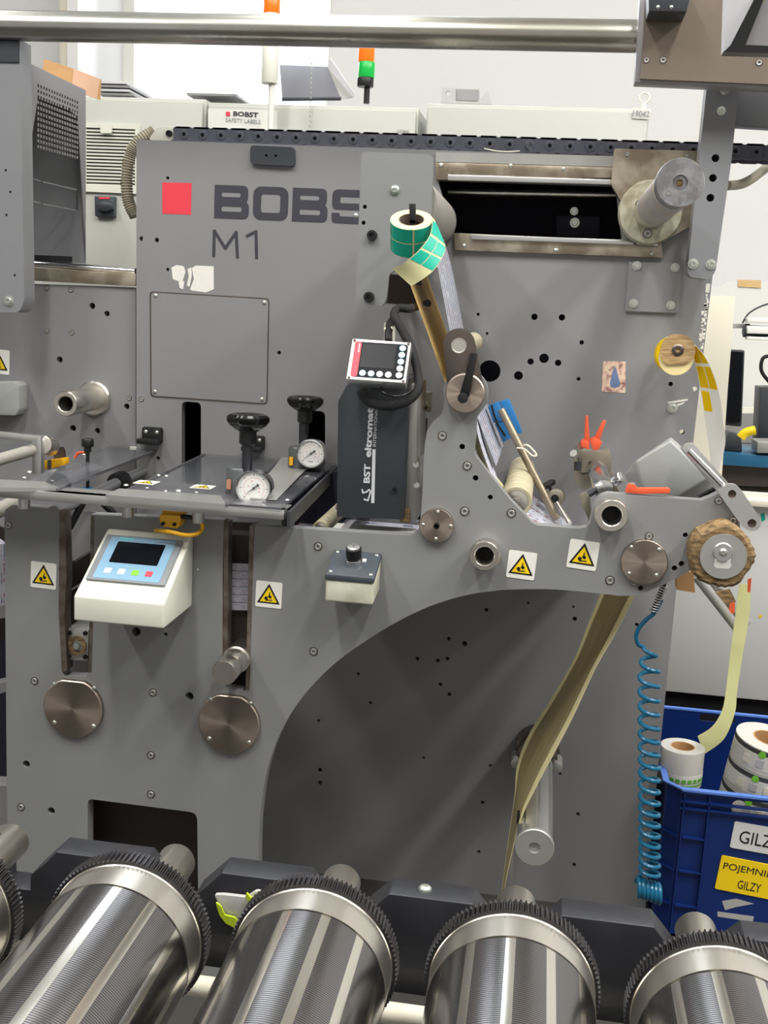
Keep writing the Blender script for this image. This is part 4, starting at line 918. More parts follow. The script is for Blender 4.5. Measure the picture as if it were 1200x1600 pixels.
# ================================================================== operator panel on the front frame
xs0, xs1 = P(115, 970, -.17).x, P(256, 984, -.17).x
zl, zm = P(256, 983, -.17).z, P(256, 944, -.17).z; ztp = PX(305, 842, xs1); yt = max(-.03, min(ztp.y, -.012)); zt = P(306, 841, yt).z
op = thing('operator_panel', 'white sloping operator panel box with a small blue keypad display on the front frame', 'control panel', ((xs0+xs1)/2, 0, zl))
prof = [(-.17, zl), (-.17, zm), (yt, zt), (0, zt+.004), (0, zl+.0)]
a = M(); a.hexa([(xs0, y, z) for y, z in prof], [(xs1, y, z) for y, z in prof]); ho = a.build('housing', 'ivory', op, bev=.004, seg=3)
vs = V((0, yt+.17, zt-zm)).normalized(); n0 = FX.cross(vs).normalized()
pc0 = V(((xs0+xs1)/2, -.17, zm)); Ls = V((0, yt+.17, zt-zm)).length; Fp = (pc0, FX, vs, n0)
def slp(px, py): q = onp(px, py, pc0, n0)-pc0; return (q.dot(FX), q.dot(vs))
b4 = [slp(133, 907), slp(258, 918), slp(287, 848), slp(170, 838)]
bx = (b4[0][0]+b4[3][0])/2, (b4[1][0]+b4[2][0])/2; by = (b4[0][1]+b4[1][1])/2, (b4[2][1]+b4[3][1])/2
cx, cy, bw, bh = (bx[0]+bx[1])/2, (by[0]+by[1])/2, bx[1]-bx[0], by[1]-by[0]
a = M(); a.prism(rrect(bw, bh, .003, cx, cy), Fp, 0, .006); a.build('bezel', 'panel_grey', op, bev=.001)
a = M(); a.prism(rrect(bw*.84, bh*.93, .003, cx+bw*.0, cy+bh*.0), Fp, .006, .0066); a.build('keypad_foil', 'panel_blue', op)
a = M(); a.prism(rrect(bw*.62, bh*.47, .003, cx, cy+bh*.12), Fp, .0066, .0072); a.build('display', 'screen_black', op)
for i, mt_ in enumerate(('key_white', 'key_white', 'key_green', 'key_red')):
    a = M(); a.prism(rrect(bw*.085, bh*.11, .001, cx+bw*(-.27+.175*i), cy-bh*.30), Fp, .0066, .0074); a.build('key', mt_, op)
a = M(); q = Fp[0]+FX*(cx-bw*.22)+vs*(cy+bh*.42); a.text('SIEMENS', (q+n0*.0067, FX, vs, n0), bw*.17, bh*.05, bold=.02); a.build('maker_lettering', 'text_cyan', op)
a = M(); q = Fp[0]+FX*(cx+bw*.27)+vs*(cy+bh*.40); a.text('SIMATIC HMI', (q+n0*.0067, FX, vs, n0), bw*.24, bh*.035); a.build('model_lettering', 'text_grey', op)
screw_at(op, P(306, 890, -.03)+V((.004, 0, 0)), 'button', .003, (0, 0, math.radians(90)))

# key switch box
kx0, kx1 = P(508, 900, -.085).x, P(585, 905, -.085).x
kz = P(508, 896, -.085).z; kzb = P(522, 858, 0).z; kl = P(585, 949, -.085).z
kb = thing('key_switch_box', 'cream box with dark grey lid and a key switch on the front frame', 'switch box', ((kx0+kx1)/2, 0, kl))
lz = .012
a = M(); pf = [(-.083, kl+.002), (-.085, kz-lz), (0, kzb-lz), (0, kl+.012)]
a.hexa([(kx0+.001, y, z) for y, z in pf], [(kx1-.001, y, z) for y, z in pf]); a.build('box_body', 'dirty_ivory', kb, bev=.005, seg=3)
pf = [(-.087, kz-lz), (-.087, kz), (0, kzb), (0, kzb-lz)]
a = M(); a.hexa([(kx0, y, z) for y, z in pf], [(kx1, y, z) for y, z in pf]); a.build('lid', 'charcoal_lid', kb, bev=.002)
vk = V((0, .087, kzb-kz)).normalized(); nk = FX.cross(vk).normalized(); rk = (math.atan2(nk.y, nk.z)*-1-math.pi/2, 0, 0)
kc = V(((kx0+kx1)/2, -.0435, (kz+kzb)/2))
for sx in (-1, 1):
    for sy in (-1, 1): screw_at(kb, kc+FX*sx*(kx1-kx0)*.41+vk*sy*.036, 'button', .0042, (-math.pi/2+math.atan2(vk.z, vk.y), 0, 0))
a = M(); a.lathe(kc, nk, [(.0175, 0), (.0175, .009), (.016, .012)], 32); a.build('switch_collar', 'chrome', kb)
a = M(); a.lathe(kc, nk, [(.0145, .008), (.0155, .028), (.015, .035), (.012, .036)], 32, 12, .02); a.build('switch_barrel', 'black', kb)
a = M(); a.lathe(kc, nk, [(.0125, .0355), (.0125, .038), (.011, .0385)], 28); a.build('key_lock', 'alu', kb)
M().prism(rrect(.0012, .007, .0003), (kc+nk*.0385, FX, vk, nk), 0, .0004).build('key_slot', 'text_black', kb)
M().prism(rrect(.007, .010, .001, .019, .010), (kc, FX, vk, nk), 0, .003).build('white_index', 'key_white', kb)

# ================================================================== inspection unit, monitor, cables
iu = thing('inspection_unit', 'tall charcoal web inspection unit with white vertical lettering', 'inspection unit', P(590, 812, .1))
a = M(); a.prism(W([(528, 627), (547, 592), (640, 592), (630, 812), (526, 808)], .03), front(.03), -.2, 0); a.build('charcoal_cover', 'charcoal', iu, bev=.002)
a = M(); a.prism(W([(632, 600), (652, 600), (650, 815), (628, 813)], .06), front(.06), -.16, 0); a.build('metal_side', 'alu_matt', iu, bev=.001)
a = M(); a.prism(W([(648, 660), (660, 660), (657, 812), (646, 812)], .2), front(.2), -.1, 0); a.build('brown_rear_rail', 'machine_brown', iu)
a = M(); a.prism(W(rnd([(648, 712), (660, 712), (658, 760), (650, 765), (646, 755)], 2), .1), front(.1), -.03, 0); a.cyl(P(650, 726, .1), P(650, 726, .06), .006); a.cyl(P(651, 758, .1), P(651, 758, .06), .006); a.build('side_bracket', 'alu', iu)
a = M(); a.prism(W([(625, 796), (640, 797), (640, 817), (625, 815)], .05), front(.05), -.05, .002); a.build('rusty_foot', 'worn_card', iu)
c0, c1 = P(576, 780, .03), P(576, 700, .03)
Fv = (P(574, 712, .029), FZ, -FX, V((0, -1, 0)))
s_ = mpp(.03)
a = M(); a.text('BST', (P(573.5, 740, .0295), FZ, -FX, V((0, -1, 0))), 31*s_, 10.5*s_, .001, bold=.035); a.text('eltromat', (P(576.5, 676, .0295), FZ, -FX, V((0, -1, 0))), 80*s_, 11*s_, .001, bold=.035); a.text('INTERNATIONAL', (P(586.5, 668, .0295), FZ, -FX, V((0, -1, 0))), 62*s_, 5*s_, .001)
a.prism(W([(582, 702), (587, 702), (585, 786), (580, 786)], .0295), front(.0295), 0, .001)
stroke(a, W([(566, 765), (567, 770), (572, 769), (577, 765), (579, 768), (575, 782), (569, 780)], .0295), 2.4*s_, front(.0295), .001)
a.build('white_lettering', 'text_silver', iu)
screws(iu, .03, 'black', [(617, 765, 4)])
# monitor: tilted box
mo = thing('video_monitor', 'small silver framed monitor with red edge and round buttons', 'monitor', P(592, 606, -.02))
A_ = [P(545, 529, .0), P(636, 535, .0), P(640, 599, -.045), P(547, 592, -.045)]
um = (A_[1]-A_[0]).normalized(); vm = (A_[0]-A_[3]); vm = (vm-um*vm.dot(um)).normalized(); nm = um.cross(vm).normalized()
ctr = sum(A_, V((0, 0, 0)))/4; mw = ((A_[1]-A_[0]).length+(A_[2]-A_[3]).length)/2; mh = ((A_[0]-A_[3]).length+(A_[1]-A_[2]).length)/2
Fm = (ctr, um, vm, nm)
a = M(); a.prism(rrect(mw, mh, .002), Fm, -.028, 0); cs = a.build('case', 'alu', mo, bev=.0012)
a = M(); a.prism(rrect(mw*.90, mh*.86, .006, .001), Fm, 0, .0008); a.build('front_foil', 'foil_black', mo)
a = M(); a.prism(rrect(mw*.115, mh*.86, .004, -mw*.385), Fm, .0008, .0013); a.build('red_edge', 'key_red', mo)
a = M(); a.prism(rrect(mw*.58, mh*.58, .001, -mw*.02, mh*.10), Fm, .0008, .0014); a.build('screen', 'screen_black', mo)
a = M(); a.text('eltromat', (ctr+um*(-mw*.365)+vm*mh*.27+nm*.0013, vm, -um, nm), mh*.22, mw*.028, bold=.02); a.build('maker_lettering', 'text_silver', mo)
for i in range(5):
    a = M(); a.prism(circ(mw*.375, mh*(.33-.165*i), mw*.055, 20), Fm, .0008, .0022); a.build('round_button', 'key_cyan' if i < 3 else 'key_white', mo)
for i in range(4):
    a = M(); a.prism(circ(mw*(-.24+.145*i), -mh*.335, mw*.055, 20), Fm, .0008, .0022); a.build('round_button', 'key_cyan' if i < 2 else 'key_white', mo)
for sx in (-1, 1):
    for sy in (-1, 1): a = M(); a.lathe(ctr+um*sx*mw*.46+vm*sy*mh*.455, nm, [(.0028, 0), (.0028, .001), (.0012, .001)], 14); a.build('screw', 'brown_hole', mo)
cs_ = thing('cable_sleeve', 'black braided cable sleeve looping around the monitor', 'cable', P(600, 645, .0))
Yc = .06
a = M(); a.tube([P(668, 474, .32), P(655, 477, .2), P(640, 482, .09), P(622, 482, .08), P(616, 494, .06), P(628, 516, .05), P(643, 545, .04), P(652, 580, .03), P(654, 606, .01), P(640, 624, .0), P(615, 633, -.01), P(590, 632, -.01), P(572, 622, 0), P(566, 612, .01)], lambda t: .0085+.003*max(0, t-.55)*2, n=14); a.build('braided_sleeve', 'fabric_black', cs_)
a = M(); a.tube([P(620, 492, .08), P(610, 505, .08), P(607, 520, .06), P(607, 534, .03)], .008, n=12); a.build('upper_lead', 'fabric_black', cs_)
a = M(); a.tube([P(596, 606, -.03), P(600, 614, -.04), P(616, 619, -.04), P(632, 617, -.03), P(644, 610, -.01)], .0026); a.build('thin_cable', 'black_shiny', cs_)
a = M(); a.tube([P(602, 514, .068), P(606, 515, .064), P(613, 513, .068)], .004, sub=2); a.build('cable_tie', 'cream', cs_)
a = M(); a.prism(W([(600, 504), (617, 506), (617, 535), (600, 533)], .12), front(.12), -.004, 0); tag(a.build('white_tag', 'ivory'), 'white plastic tag behind the cable above the monitor', 'tag')
a = M(); a.prism(W([(656, 613), (672, 614), (671, 640), (658, 640)], .3), front(.3), -.05, 0); a.cyl(P(660, 620, .32), P(670, 640, .2), .006); tag(a.build('brass_fitting', 'worn_steel'), 'small metal fitting right of the braided cable', 'fitting')

# ================================================================== teal label roll on its hook
tr = thing('label_roll', 'roll of teal labels with an unwound curling tail hung on the bearing plate', 'label roll', P(645, 400, 0))
tc_ = P(643, 343, -.03); ax = V((.03, -.62, 1)).normalized()      # roll axis tilted towards the camera
Rr = 33*mq(643, 343, -.03); Hh = .058
cB = tc_-ax*Hh
a = M(); a.ring(cB, ax, Rr*.62, Rr, Hh, 56); a.build('wound_paper', 'core_side', tr)
a = M(); a.ring(cB+ax*.001, ax, Rr*.58, Rr*.62, Hh-.001, 40); a.build('cardboard_core', 'core_brown', tr)
# labels on the outside of the roll as patches, 2 rows
aa = ax.orthogonal().normalized(); e1_ = (FX-ax*FX.dot(ax)).normalized(); e2_ = ax.cross(e1_)
def patch(a, t0, t1, h0, h1, off=.0005):
    n = 8; vs = []
    for k in (0, 1):
        rr = Rr+off*k+.0001
        for i in range(n+1):
            t = t0+(t1-t0)*i/n; q = e1_*math.cos(t)+e2_*math.sin(t)
            vs += [cB+q*rr+ax*h0, cB+q*rr+ax*h1]
    m2 = 2*(n+1); fs = []
    for i in range(n): fs += [(2*i, 2*i+1, 2*i+3, 2*i+2), (m2+2*i, m2+2*i+1, m2+2*i+3, m2+2*i+2), (2*i, 2*i+2, m2+2*i+2, m2+2*i), (2*i+1, 2*i+3, m2+2*i+3, m2+2*i+1)]
    a.add(vs, fs)
for i in range(5):
    t0 = -3.9+i*1.30
    for h0, h1 in ((.001, Hh*.48), (Hh*.52, Hh-.001)): lbl = M(); patch(lbl, t0, t0+1.22, h0, h1); lbl.build('teal_label', 'teal', tr)
# tail: from right side of the roll sweeping down left
tlA = [P(693, 345, -.04), P(692, 362, -.06), P(680, 385, -.085), P(660, 404, -.09), P(640, 413, -.085), P(613, 420, -.07)]
tlB = [P(677, 338, -.0), P(694, 376, -.03), P(693, 402, -.06), P(680, 420, -.08), P(664, 434, -.085), P(643, 447, -.08)]
tlA = [P(676, 340, -.035), P(672, 366, -.065), P(657, 388, -.085), P(641, 403, -.09), P(628, 413, -.085), P(613, 420, -.07)]
tlB = [P(678, 342, -.02), P(695, 384, -.045), P(690, 404, -.065), P(678, 422, -.08), P(662, 435, -.085), P(643, 447, -.08)]
M().ribbon(tlA, tlB, t=.0004, sub=6, across=8).build('paper_tail', 'liner', tr)
cA = crv(tlA, 12); cBt = crv(tlB, 12); lb = M()
def strip_patch(lb, A, B, i0, i1, w0, w1):
    q = [A[i].lerp(B[i], w0) for i in range(i0, i1+1)]; r = [A[i].lerp(B[i], w1) for i in range(i0, i1+1)]
    nn = [((A[min(i+1, len(A)-1)]-A[i-1]).cross(B[i]-A[i])).normalized() for i in range(i0, i1+1)]
    sg = [1 if x.dot(CP-A[i0]) > 0 else -1 for x in nn]
    o1 = [x*(s*.0007) for x, s in zip(nn, sg)]; lb.ribbon([p+o for p, o in zip(q, o1)], [p+o for p, o in zip(r, o1)], t=.0003, sub=1, across=2)
for i0, i1 in ((3, 11), (13, 23), (25, 37)):
    for w0, w1 in ((.03, .48), (.52, .97)): lb = M(); strip_patch(lb, cA, cBt, i0, i1, w0, w1); lb.build('teal_label', 'teal', tr)
hk = thing('black_hook', 'black hook bar through the core of the teal label roll', 'hook', P(645, 345, 0))
a = M(); a.prism(W([(639, 318), (649, 318), (650, 350), (640, 350)], -.03), front(-.03), -.008, 0); a.box((P(640, 345, -.03).x, -.03, P(640, 352, -.03).z), (P(650, 345, -.03).x, YP, P(640, 343, -.03).z)); a.build('hook_bar', 'black', hk, bev=.001)

# ================================================================== things in the V
bt = thing('blue_clamp_block', 'bright blue plastic sensor block mounted on the slanted rod', 'sensor', P(790, 690, .35))
a = M(); a.prism(W([(762, 635), (779, 628), (790, 655), (783, 662), (776, 657), (771, 662)], .35), front(.35), -.03, 0); a.prism(W([(773, 663), (785, 657), (800, 684), (786, 691)], .35), front(.35), -.03, 0); a.prism(W([(781, 628), (795, 624), (816, 676), (804, 680)], .36), front(.36), -.03, 0)
a.build('blue_body', 'plastic_blue', bt, bev=.001)
a = M(); a.tube([P(768, 633, .33), P(776, 660, .33), P(790, 682, .33)], .0025); a.build('black_seam', 'black', bt)
sr = thing('slanted_rod', 'dirty steel rod slanting down beside the beige roller', 'rod', P(860, 800, .3))
M().cyl(P(783, 640, .33), P(870, 812, .28), .0085).build('rod', 'rod_dirty', sr)
M().tube([P(815, 697, .3), P(825, 696, .28), P(838, 710, .28), P(832, 712, .28), P(820, 702, .29), P(808, 700, .3)], .002).build('wire_tie', 'cream', sr)
cr2 = thing('thin_rod_clamp', 'thin rod with round collar and small black wing knob', 'clamp', P(875, 810, .35))
M().cyl(P(866, 778, .35), P(890, 818, .30), .006).build('thin_rod', 'steel', cr2)
M().cyl(P(868, 778, .34), P(870, 776, .42), .020).build('collar', 'clamp', cr2, bev=.002)
M().cyl(P(867, 779, .337), P(867, 779, .345), .009).build('collar_bore', 'cavity', cr2)
M().lathe(P(862, 770, .35), (-.25, -.1, .6), [(.003, 0), (.003, .014), (.012, .016), (.014, .024), (.010, .027)], 20, 2, .4).build('wing_knob', 'black', cr2)
# clamp with orange handles
cl = thing('web_clamp', 'tan metal web clamp with two orange levers around a polished bar', 'clamp', P(920, 790, .35))
Yk = .36
a = M(); a.prism(W(rnd([(902, 703), (940, 706), (952, 702), (956, 716), (955, 735), (945, 745), (935, 718), (920, 722), (918, 738), (908, 738), (908, 716), (901, 714)], 2), Yk), front(Yk), -.04, 0); a.prism(W(rnd([(897, 716), (906, 716), (908, 742), (920, 740), (924, 760), (912, 768), (900, 758), (896, 740)], 3), Yk+.02), front(Yk+.02), -.04, 0)
a.prism(W([(938, 730), (952, 728), (962, 748), (950, 757)], Yk+.03), front(Yk+.03), -.02, 0)
cb_ = a.build('clamp_body', 'clamp', cl, bev=.002)
for p_, q_ in (((902, 700), (907, 697)), ((899, 712), (896, 708))): M().cyl(P(*p_, Yk-.02), P(*q_, Yk-.03), .009, n=6).build('square_nut', 'zinc', cl)
M().cyl(P(902, 722, Yk-.01), P(902, 735, Yk-.01), .0075).build('blue_bolt', 'charcoal', cl)
mc = P(943, 765, .06); M().lathe(mc, (0, 1, 0), [(.019, 0), (.0205, .004), (.0205, YB-.08)], 40).build('polished_bar', 'chrome', cl)
def lever(p0, p1, w0, w1, head, Y, parent):
    a = M(); d = V((p1[0]-p0[0], p1[1]-p0[1])); n_ = V((-d.y, d.x)).normalized()
    a.prism(W([(p0[0]-n_.x*w0, p0[1]-n_.y*w0), (p1[0]-n_.x*w1, p1[1]-n_.y*w1), (p1[0]+n_.x*w1, p1[1]+n_.y*w1), (p0[0]+n_.x*w0, p0[1]+n_.y*w0)], Y), front(Y), -.012, 0)
    a.prism(W(head, Y+.004), front(Y+.004), -.022, .006); return a.build('orange_lever', 'orange', parent, bev=.0015)
lever((917, 695), (917, 650), 4.5, 2.2, [(907, 690), (913, 686), (920, 690), (921, 702), (908, 698)], Yk-.05, cl)
lever((932, 688), (945, 657), 5, 2.5, [(921, 686), (930, 683), (941, 691), (935, 703), (926, 703)], Yk-.05, cl)
# lower holder on the front frame
lh = thing('bar_holder', 'tan holder with silver bolt gripping the polished bar', 'holder', P(930, 790, .1))
a = M(); a.prism(W(rnd([(935, 764), (958, 750), (968, 768), (940, 782)], 2), .07), front(.07), -.04, 0); a.prism(W(rnd([(905, 775), (915, 769), (922, 776), (924, 800), (920, 815), (912, 795)], 3), .12), front(.12), -.02, 0); a.build('holder_body', 'clamp', lh, bev=.002)
M().cyl(P(960, 752, .06), P(971, 745, .05), .011, n=20).build('knurled_bolt', 'chrome', lh, bev=.001)
M().cyl(P(932, 763, .06), P(942, 758, .06), .010, n=20).build('silver_nut', 'zinc', lh, bev=.001)
M().cyl(P(920, 773, .06), P(933, 765, .06), .006, n=20).build('dark_stud', 'charcoal', lh)
ol_ = thing('orange_lever_handle', 'orange lever handle lying on the upper edge of the front frame', 'lever', P(1010, 770, .015))
a = M(); a.prism(W(rnd([(977, 770), (980, 760), (983, 756), (991, 757), (996, 763), (1045, 763), (1048, 766), (1046, 771), (1000, 772)], 1.5), .005), front(.005), -.014, 0); a.build('lever', 'orange', ol_, bev=.002)
M().cyl(P(988, 758, .012), P(988, 754, .012), .006, n=6).build('pivot_nut', 'zinc', ol_)
# grey plastic box on the right
gb = thing('grey_motor_cover', 'large smooth grey plastic cover tilted above the front frame at the right', 'cover', P(1050, 775, .15))
fa_ = [(992, 720), (1048, 687), (1109, 747), (1060, 777), (1010, 785)]; ba_ = [(975, 740), (1048, 682), (1124, 752), (1095, 790), (1000, 800)]
a = M(); a.hexa([P(x, y, .09) for x, y in fa_], [P(x, y, .20) for x, y in ba_]); a.build('cover_shell', 'grey_plastic', gb, bev=.006, seg=3)
a = M(); a.prism(W([(1092, 777), (1122, 760), (1124, 764), (1096, 781)], .06), front(.06), -.02, 0); a.build('dark_slot', 'cavity', gb)
# aluminium hinge arm
ha = thing('hinge_arm', 'silver slotted hinge arm with two dark holes at the upper right of the frame', 'hinge', P(1165, 830, -.02))
a = M(); a.prism(W(rnd([(1064, 702), (1070, 694), (1082, 692), (1090, 700), (1140, 757), (1122, 770)], [3, 5, 5, 6, 2, 2]), .03), front(.03), -.02, 0); a.build('slotted_rail', 'alu', ha, bev=.001)
a = M(); a.cyl(P(1076, 704, .008), P(1132, 762, .0), .007); a.build('guide_bar', 'chrome', ha)
M().fill([W(rnd([(1121, 768), (1136, 756), (1151, 757), (1160, 768), (1188, 810), (1189, 822), (1182, 829), (1170, 830), (1160, 823)], [3, 6, 8, 4, 8, 8, 8, 8, 6]), -.02), W(circ(1144, 772, 6.5, 20), -.02), W(circ(1175, 818, 7, 20), -.02)], front(-.02), -.012, 0).build('arm_plate', 'alu', ha)
a = M(); a.cyl(P(1144, 772, -.012), P(1144, 772, -.009), .0095); a.cyl(P(1175, 818, -.012), P(1175, 818, -.009), .0095); a.build('dark_bush', 'brown_hole', ha)

# ================================================================== yellow label spool
Ys = .42
ys = thing('label_spool', 'yellow label roll on a wooden disc at the right of the back frame', 'label roll', P(1058, 552, Ys))
c = P(1058, 551, Ys); k = mpp(Ys)
M().ring(c+V((-.002, .01, -.006)), (0, 1, 0), .012, 29*k, .05, 48).build('yellow_roll', 'label_yellow', ys)
M().ring(c+V((-.001, -.002, -.012)), (0, 1, 0), .012, 26*k, .012, 48).build('roll_side', 'core_side', ys)
M().prism(rnd([(-26*k, 3*k), (-22*k, 18*k), (-8*k, 27*k), (12*k, 26*k), (25*k, 12*k), (27*k, -3*k), (18*k, -16*k), (0, -18*k), (-16*k, -20*k), (-25*k, -10*k)], 8*k), face(c+V((.0, -.004, .002))), -.006, .004).build('wooden_disc', 'wood', ys)
a = M(); a.lathe(c+V((0, -.006, .006)), (0, -1, 0), [(9*k, 0), (9*k, .004), (7*k, .006), (4*k, .006), (3.5*k, .0)], 24); a.build('centre_bolt', 'steel_dark', ys)
M().cyl((c.x, Ys+.05, c.z), (c.x, YB, c.z), .012).build('spindle', 'steel', ys)
yA = [P(x, y, Ys+.02) for x, y in [(1084, 537), (1085, 560), (1091, 590), (1097, 625), (1103, 665), (1108, 700), (1112, 735)]]
yB = [P(x, y, Ys-.01) for x, y in [(1088, 541), (1104, 560), (1119, 595), (1127, 630), (1131, 665), (1133, 695), (1121, 745)]]
yt_ = M().ribbon(yA, yB, sub=6, across=8).build('white_tail', 'paper', ys)
cA = crv(yA, 12); cBt = crv(yB, 12); lb = M()
for i0, i1, ws_ in ((2, 15, ((.05, .48), (.52, .95))), (17, 29, ((.05, .5), (.55, .95))), (31, 41, ((.05, .47),))):
    for w0, w1 in ws_: lb = M(); strip_patch(lb, cA, cBt, i0, i1, w0, w1); lb.build('yellow_label', 'label_yellow', ys)

# ================================================================== worn cardboard roll, strip
wr = thing('worn_core_roll', 'torn brown cardboard roll with a grey washer at the right end of the frame', 'roll core', P(1128, 915, -.04))
c = P(1127, 868, -.05); k = mpp(-.05); random.seed(8)
pts = []
for i in range(60):
    t = 2*math.pi*i/60; r = 49*k*(1+.035*math.sin(5*t+1)+.03*random.uniform(-1, 1)+(.05 if 1.4 < t < 1.9 else 0)); pts.append((r*math.cos(t), r*math.sin(t)*1.02))
a = M(); F = face(c); inn = circ(0, 0, 20*k, 60)
rings = [(pts, -.05), ([(x*1.02, y*1.02) for x, y in pts], -.02), (pts, .005), ([(x*.9+random.uniform(-1, 1)*k, y*.9) for x, y in pts], .012), ([(x*.7, y*.7) for x, y in pts], .010+.002), (inn, .008)]
for j in range(len(rings)-1):
    (p_, d_), (q_, e_) = rings[j], rings[j+1]; a.add([F[0]+F[1]*x+F[2]*y+F[3]*d_ for x, y in p_]+[F[0]+F[1]*x+F[2]*y+F[3]*e_ for x, y in q_], [(i, (i+1) % 60, 60+(i+1) % 60, 60+i) for i in range(60)])
a.build('torn_cardboard', 'worn_card', wr)
c2_ = P(1130, 869, -.063); M().fill([circ(0, 0, 35.5*k, 48), circ(0, 2.2*k, 12*k, 24)] if False else [circ(0, 0, 35.5*k, 48), rrect(25*k, 36*k, 12*k, 0, -1*k, 8)], face(c2_), 0, .004).build('grey_washer', 'alu_matt', wr)
M().prism(rrect(26*k, 12*k, 5.9*k, 0, -13*k, 6), face(c2_), .001, .0044).build('white_gap', 'paper', wr)
M().lathe(P(1129, 862, -.065), (0, -1, 0), [(15*k, 0), (15*k, .004), (13.5*k, .006), (5*k, .006)], 36).build('inner_washer', 'alu', wr)
screws(wr, -.071, 'button', [(1130, 863, 6.5)], 'bolt')
M().cyl((P(1129, 862, -.04).x, 0.0, P(1129, 862, -.04).z), (P(1129, 862, -.04).x, -.05, P(1129, 862, -.04).z), .012).build('stud', 'steel', wr)
a = M(); a.prism(W([(1057, 888), (1084, 895), (1086, 926), (1058, 922)], .10), front(.10), -.04, 0); tag(a.build('cardboard_offcut', 'cardboard'), 'brown cardboard offcut behind the worn roll', 'cardboard')
gt = thing('grey_tube', 'grey metal tube slanting down behind the worn cardboard roll', 'tube', P(1150, 975, .25))
M().cyl(P(1088, 900, .22), P(1153, 983, .24), .010).build('lower_tube', 'alu_matt', gt); M().cyl(P(1110, 900, .26), P(1168, 975, .26), .012).build('upper_tube', 'alu', gt)
M().prism(W([(1140, 943), (1148, 941), (1147, 958), (1138, 958)], .235), front(.235), 0, .003).build('orange_tape', 'orange', gt)
M().prism(W([(1116, 925), (1140, 920), (1150, 940), (1135, 945)], .24), front(.24), 0, .003).build('torn_paper', 'worn_card', gt)
A = [P(1155, 912, .0), P(1149, 960, .10), P(1141, 1020, .25), P(1134, 1080, .42), P(1128, 1110, .52), P(1113, 1135, .6), P(1090, 1150, .66)]
B = [P(1173, 912, .0), P(1171, 960, .10), P(1161, 1020, .25), P(1152, 1080, .40), P(1148, 1115, .50), P(1131, 1155, .58), P(1101, 1178, .66)]
st_ = thing('cream_strip', 'pale yellow paper strip hanging from the worn roll into the blue crate', 'paper strip', P(1130, 1150, .5))
M().ribbon(A, B, sub=6).build('strip', 'liner_pale', st_)
M().prism(W([(1168, 905), (1174, 903), (1172, 925), (1168, 925)], -.01), front(-.01), 0, .002).build('red_tape', 'orange', st_)

# ================================================================== blue coiled air hose
bh_ = thing('coiled_air_hose', 'blue spiral air hose hanging beside the arch', 'air hose', P(1015, 1410, .05)); Yh = .04
hp = [P(1034, 936, Yh), P(1022, 958, Yh), P(1010, 968, Yh), P(998, 982, Yh), (P(994, 996, Yh)), P(998, 1008, Yh)]
ctp = P(1014, 1012, Yh); cbt = P(1015, 1372, Yh); nt_ = 19; rad = 15*mq(1015, 1150, Yh); path = crv(hp, 6)
for i in range(nt_*20+1):
    f_ = i/(nt_*20); g_ = (1.25*f_-.25*f_*f_); c = ctp.lerp(cbt, g_); t = math.pi+2*math.pi*nt_*f_; rr = rad*(.55+.45*min(1, f_*12))
    path.append(c+V((math.cos(t)*rr, math.sin(t)*rr, 0)))
M().tube(path, .0044, n=8, sub=1).build('hose_coil', 'hose_blue', bh_)
pa = []
c = P(1015, 1392, Yh)
for i in range(6*16+1):
    f_ = i/96; t = 2*math.pi*6*f_; pa.append(c+V((-.026+.05*f_, math.cos(t)*.018, math.sin(t)*.018+.006-.010*f_)))
M().tube(pa, .0048, n=8, sub=1).build('wound_end', 'hose_blue', bh_)
pa = []
A_, B_ = P(1039, 915, Yh), P(1020, 956, Yh); d = (B_-A_); u = FY; v_ = d.cross(u).normalized()
for i in range(11*10+1):
    f_ = i/110; t = 2*math.pi*11*f_; pa.append(A_+d*f_+u*math.cos(t)*.007+v_*math.sin(t)*.007)
M().tube(pa, .0014, n=6, sub=1).build('spring_guard', 'alu', bh_); M().cyl(A_+V((.0, .0, .012)), B_, .0048).build('hose_end', 'black', bh_)

# ================================================================== warning stickers
def warn(label, F, s, group='yellow warning triangles'):
    O, u, v, n = F; t = thing('warning_sticker', label, 'warning sticker', O, group)
    M().prism(rrect(s*1.0, s*1.0, s*.06), F, 0, .0006).build('backing', 'sticker', t)
    tri = rnd([(-s*.44, -s*.34), (s*.44, -s*.34), (0, s*.42)], s*.03); M().prism(tri, F, .0006, .0009).build('black_triangle', 'text_black', t)
    tri = [(-s*.33, -s*.28), (s*.33, -s*.28), (0, s*.29)]; M().prism(tri, F, .0009, .0012).build('yellow_triangle', 'sticker_yellow', t)
    a = M(); a.prism(circ(-s*.09, -s*.14, s*.07, 10), F, .0012, .0014); a.prism(circ(s*.06, -s*.08, s*.06, 10), F, .0012, .0014); a.prism([(-s*.12, -s*.24), (s*.16, -s*.22), (s*.14, -s*.18), (-s*.1, -s*.2)], F, .0012, .0014); a.prism([(-s*.02, -s*.1), (s*.03, s*.1), (s*.06, s*.08), (s*.04, -s*.1)], F, .0012, .0014); a.build('pictogram', 'text_black', t)
    return t
warn('yellow warning triangle sticker left of the operator panel', fr(68, 899, YA-.0005, -2), 42*mq(68, 899, 0))
warn('yellow warning triangle sticker right of the two slots beside the operator panel', fr(420, 929, YA-.0005, -1), 42*mq(420, 929, 0))
warn('yellow warning triangle sticker right of the hollow shaft end below the V', fr(815, 883, YA-.0005, -3), 44*mq(815, 883, 0))
warn('yellow warning triangle sticker left of the round cap, highest on the front frame', fr(911, 867, YA-.0005, -4), 46*mq(911, 867, 0))
warn('yellow warning triangle sticker cut by the left edge on the neighbour unit', fr(-3, 565, YC-.0005, -2), 38*mq(0, 565, YC))
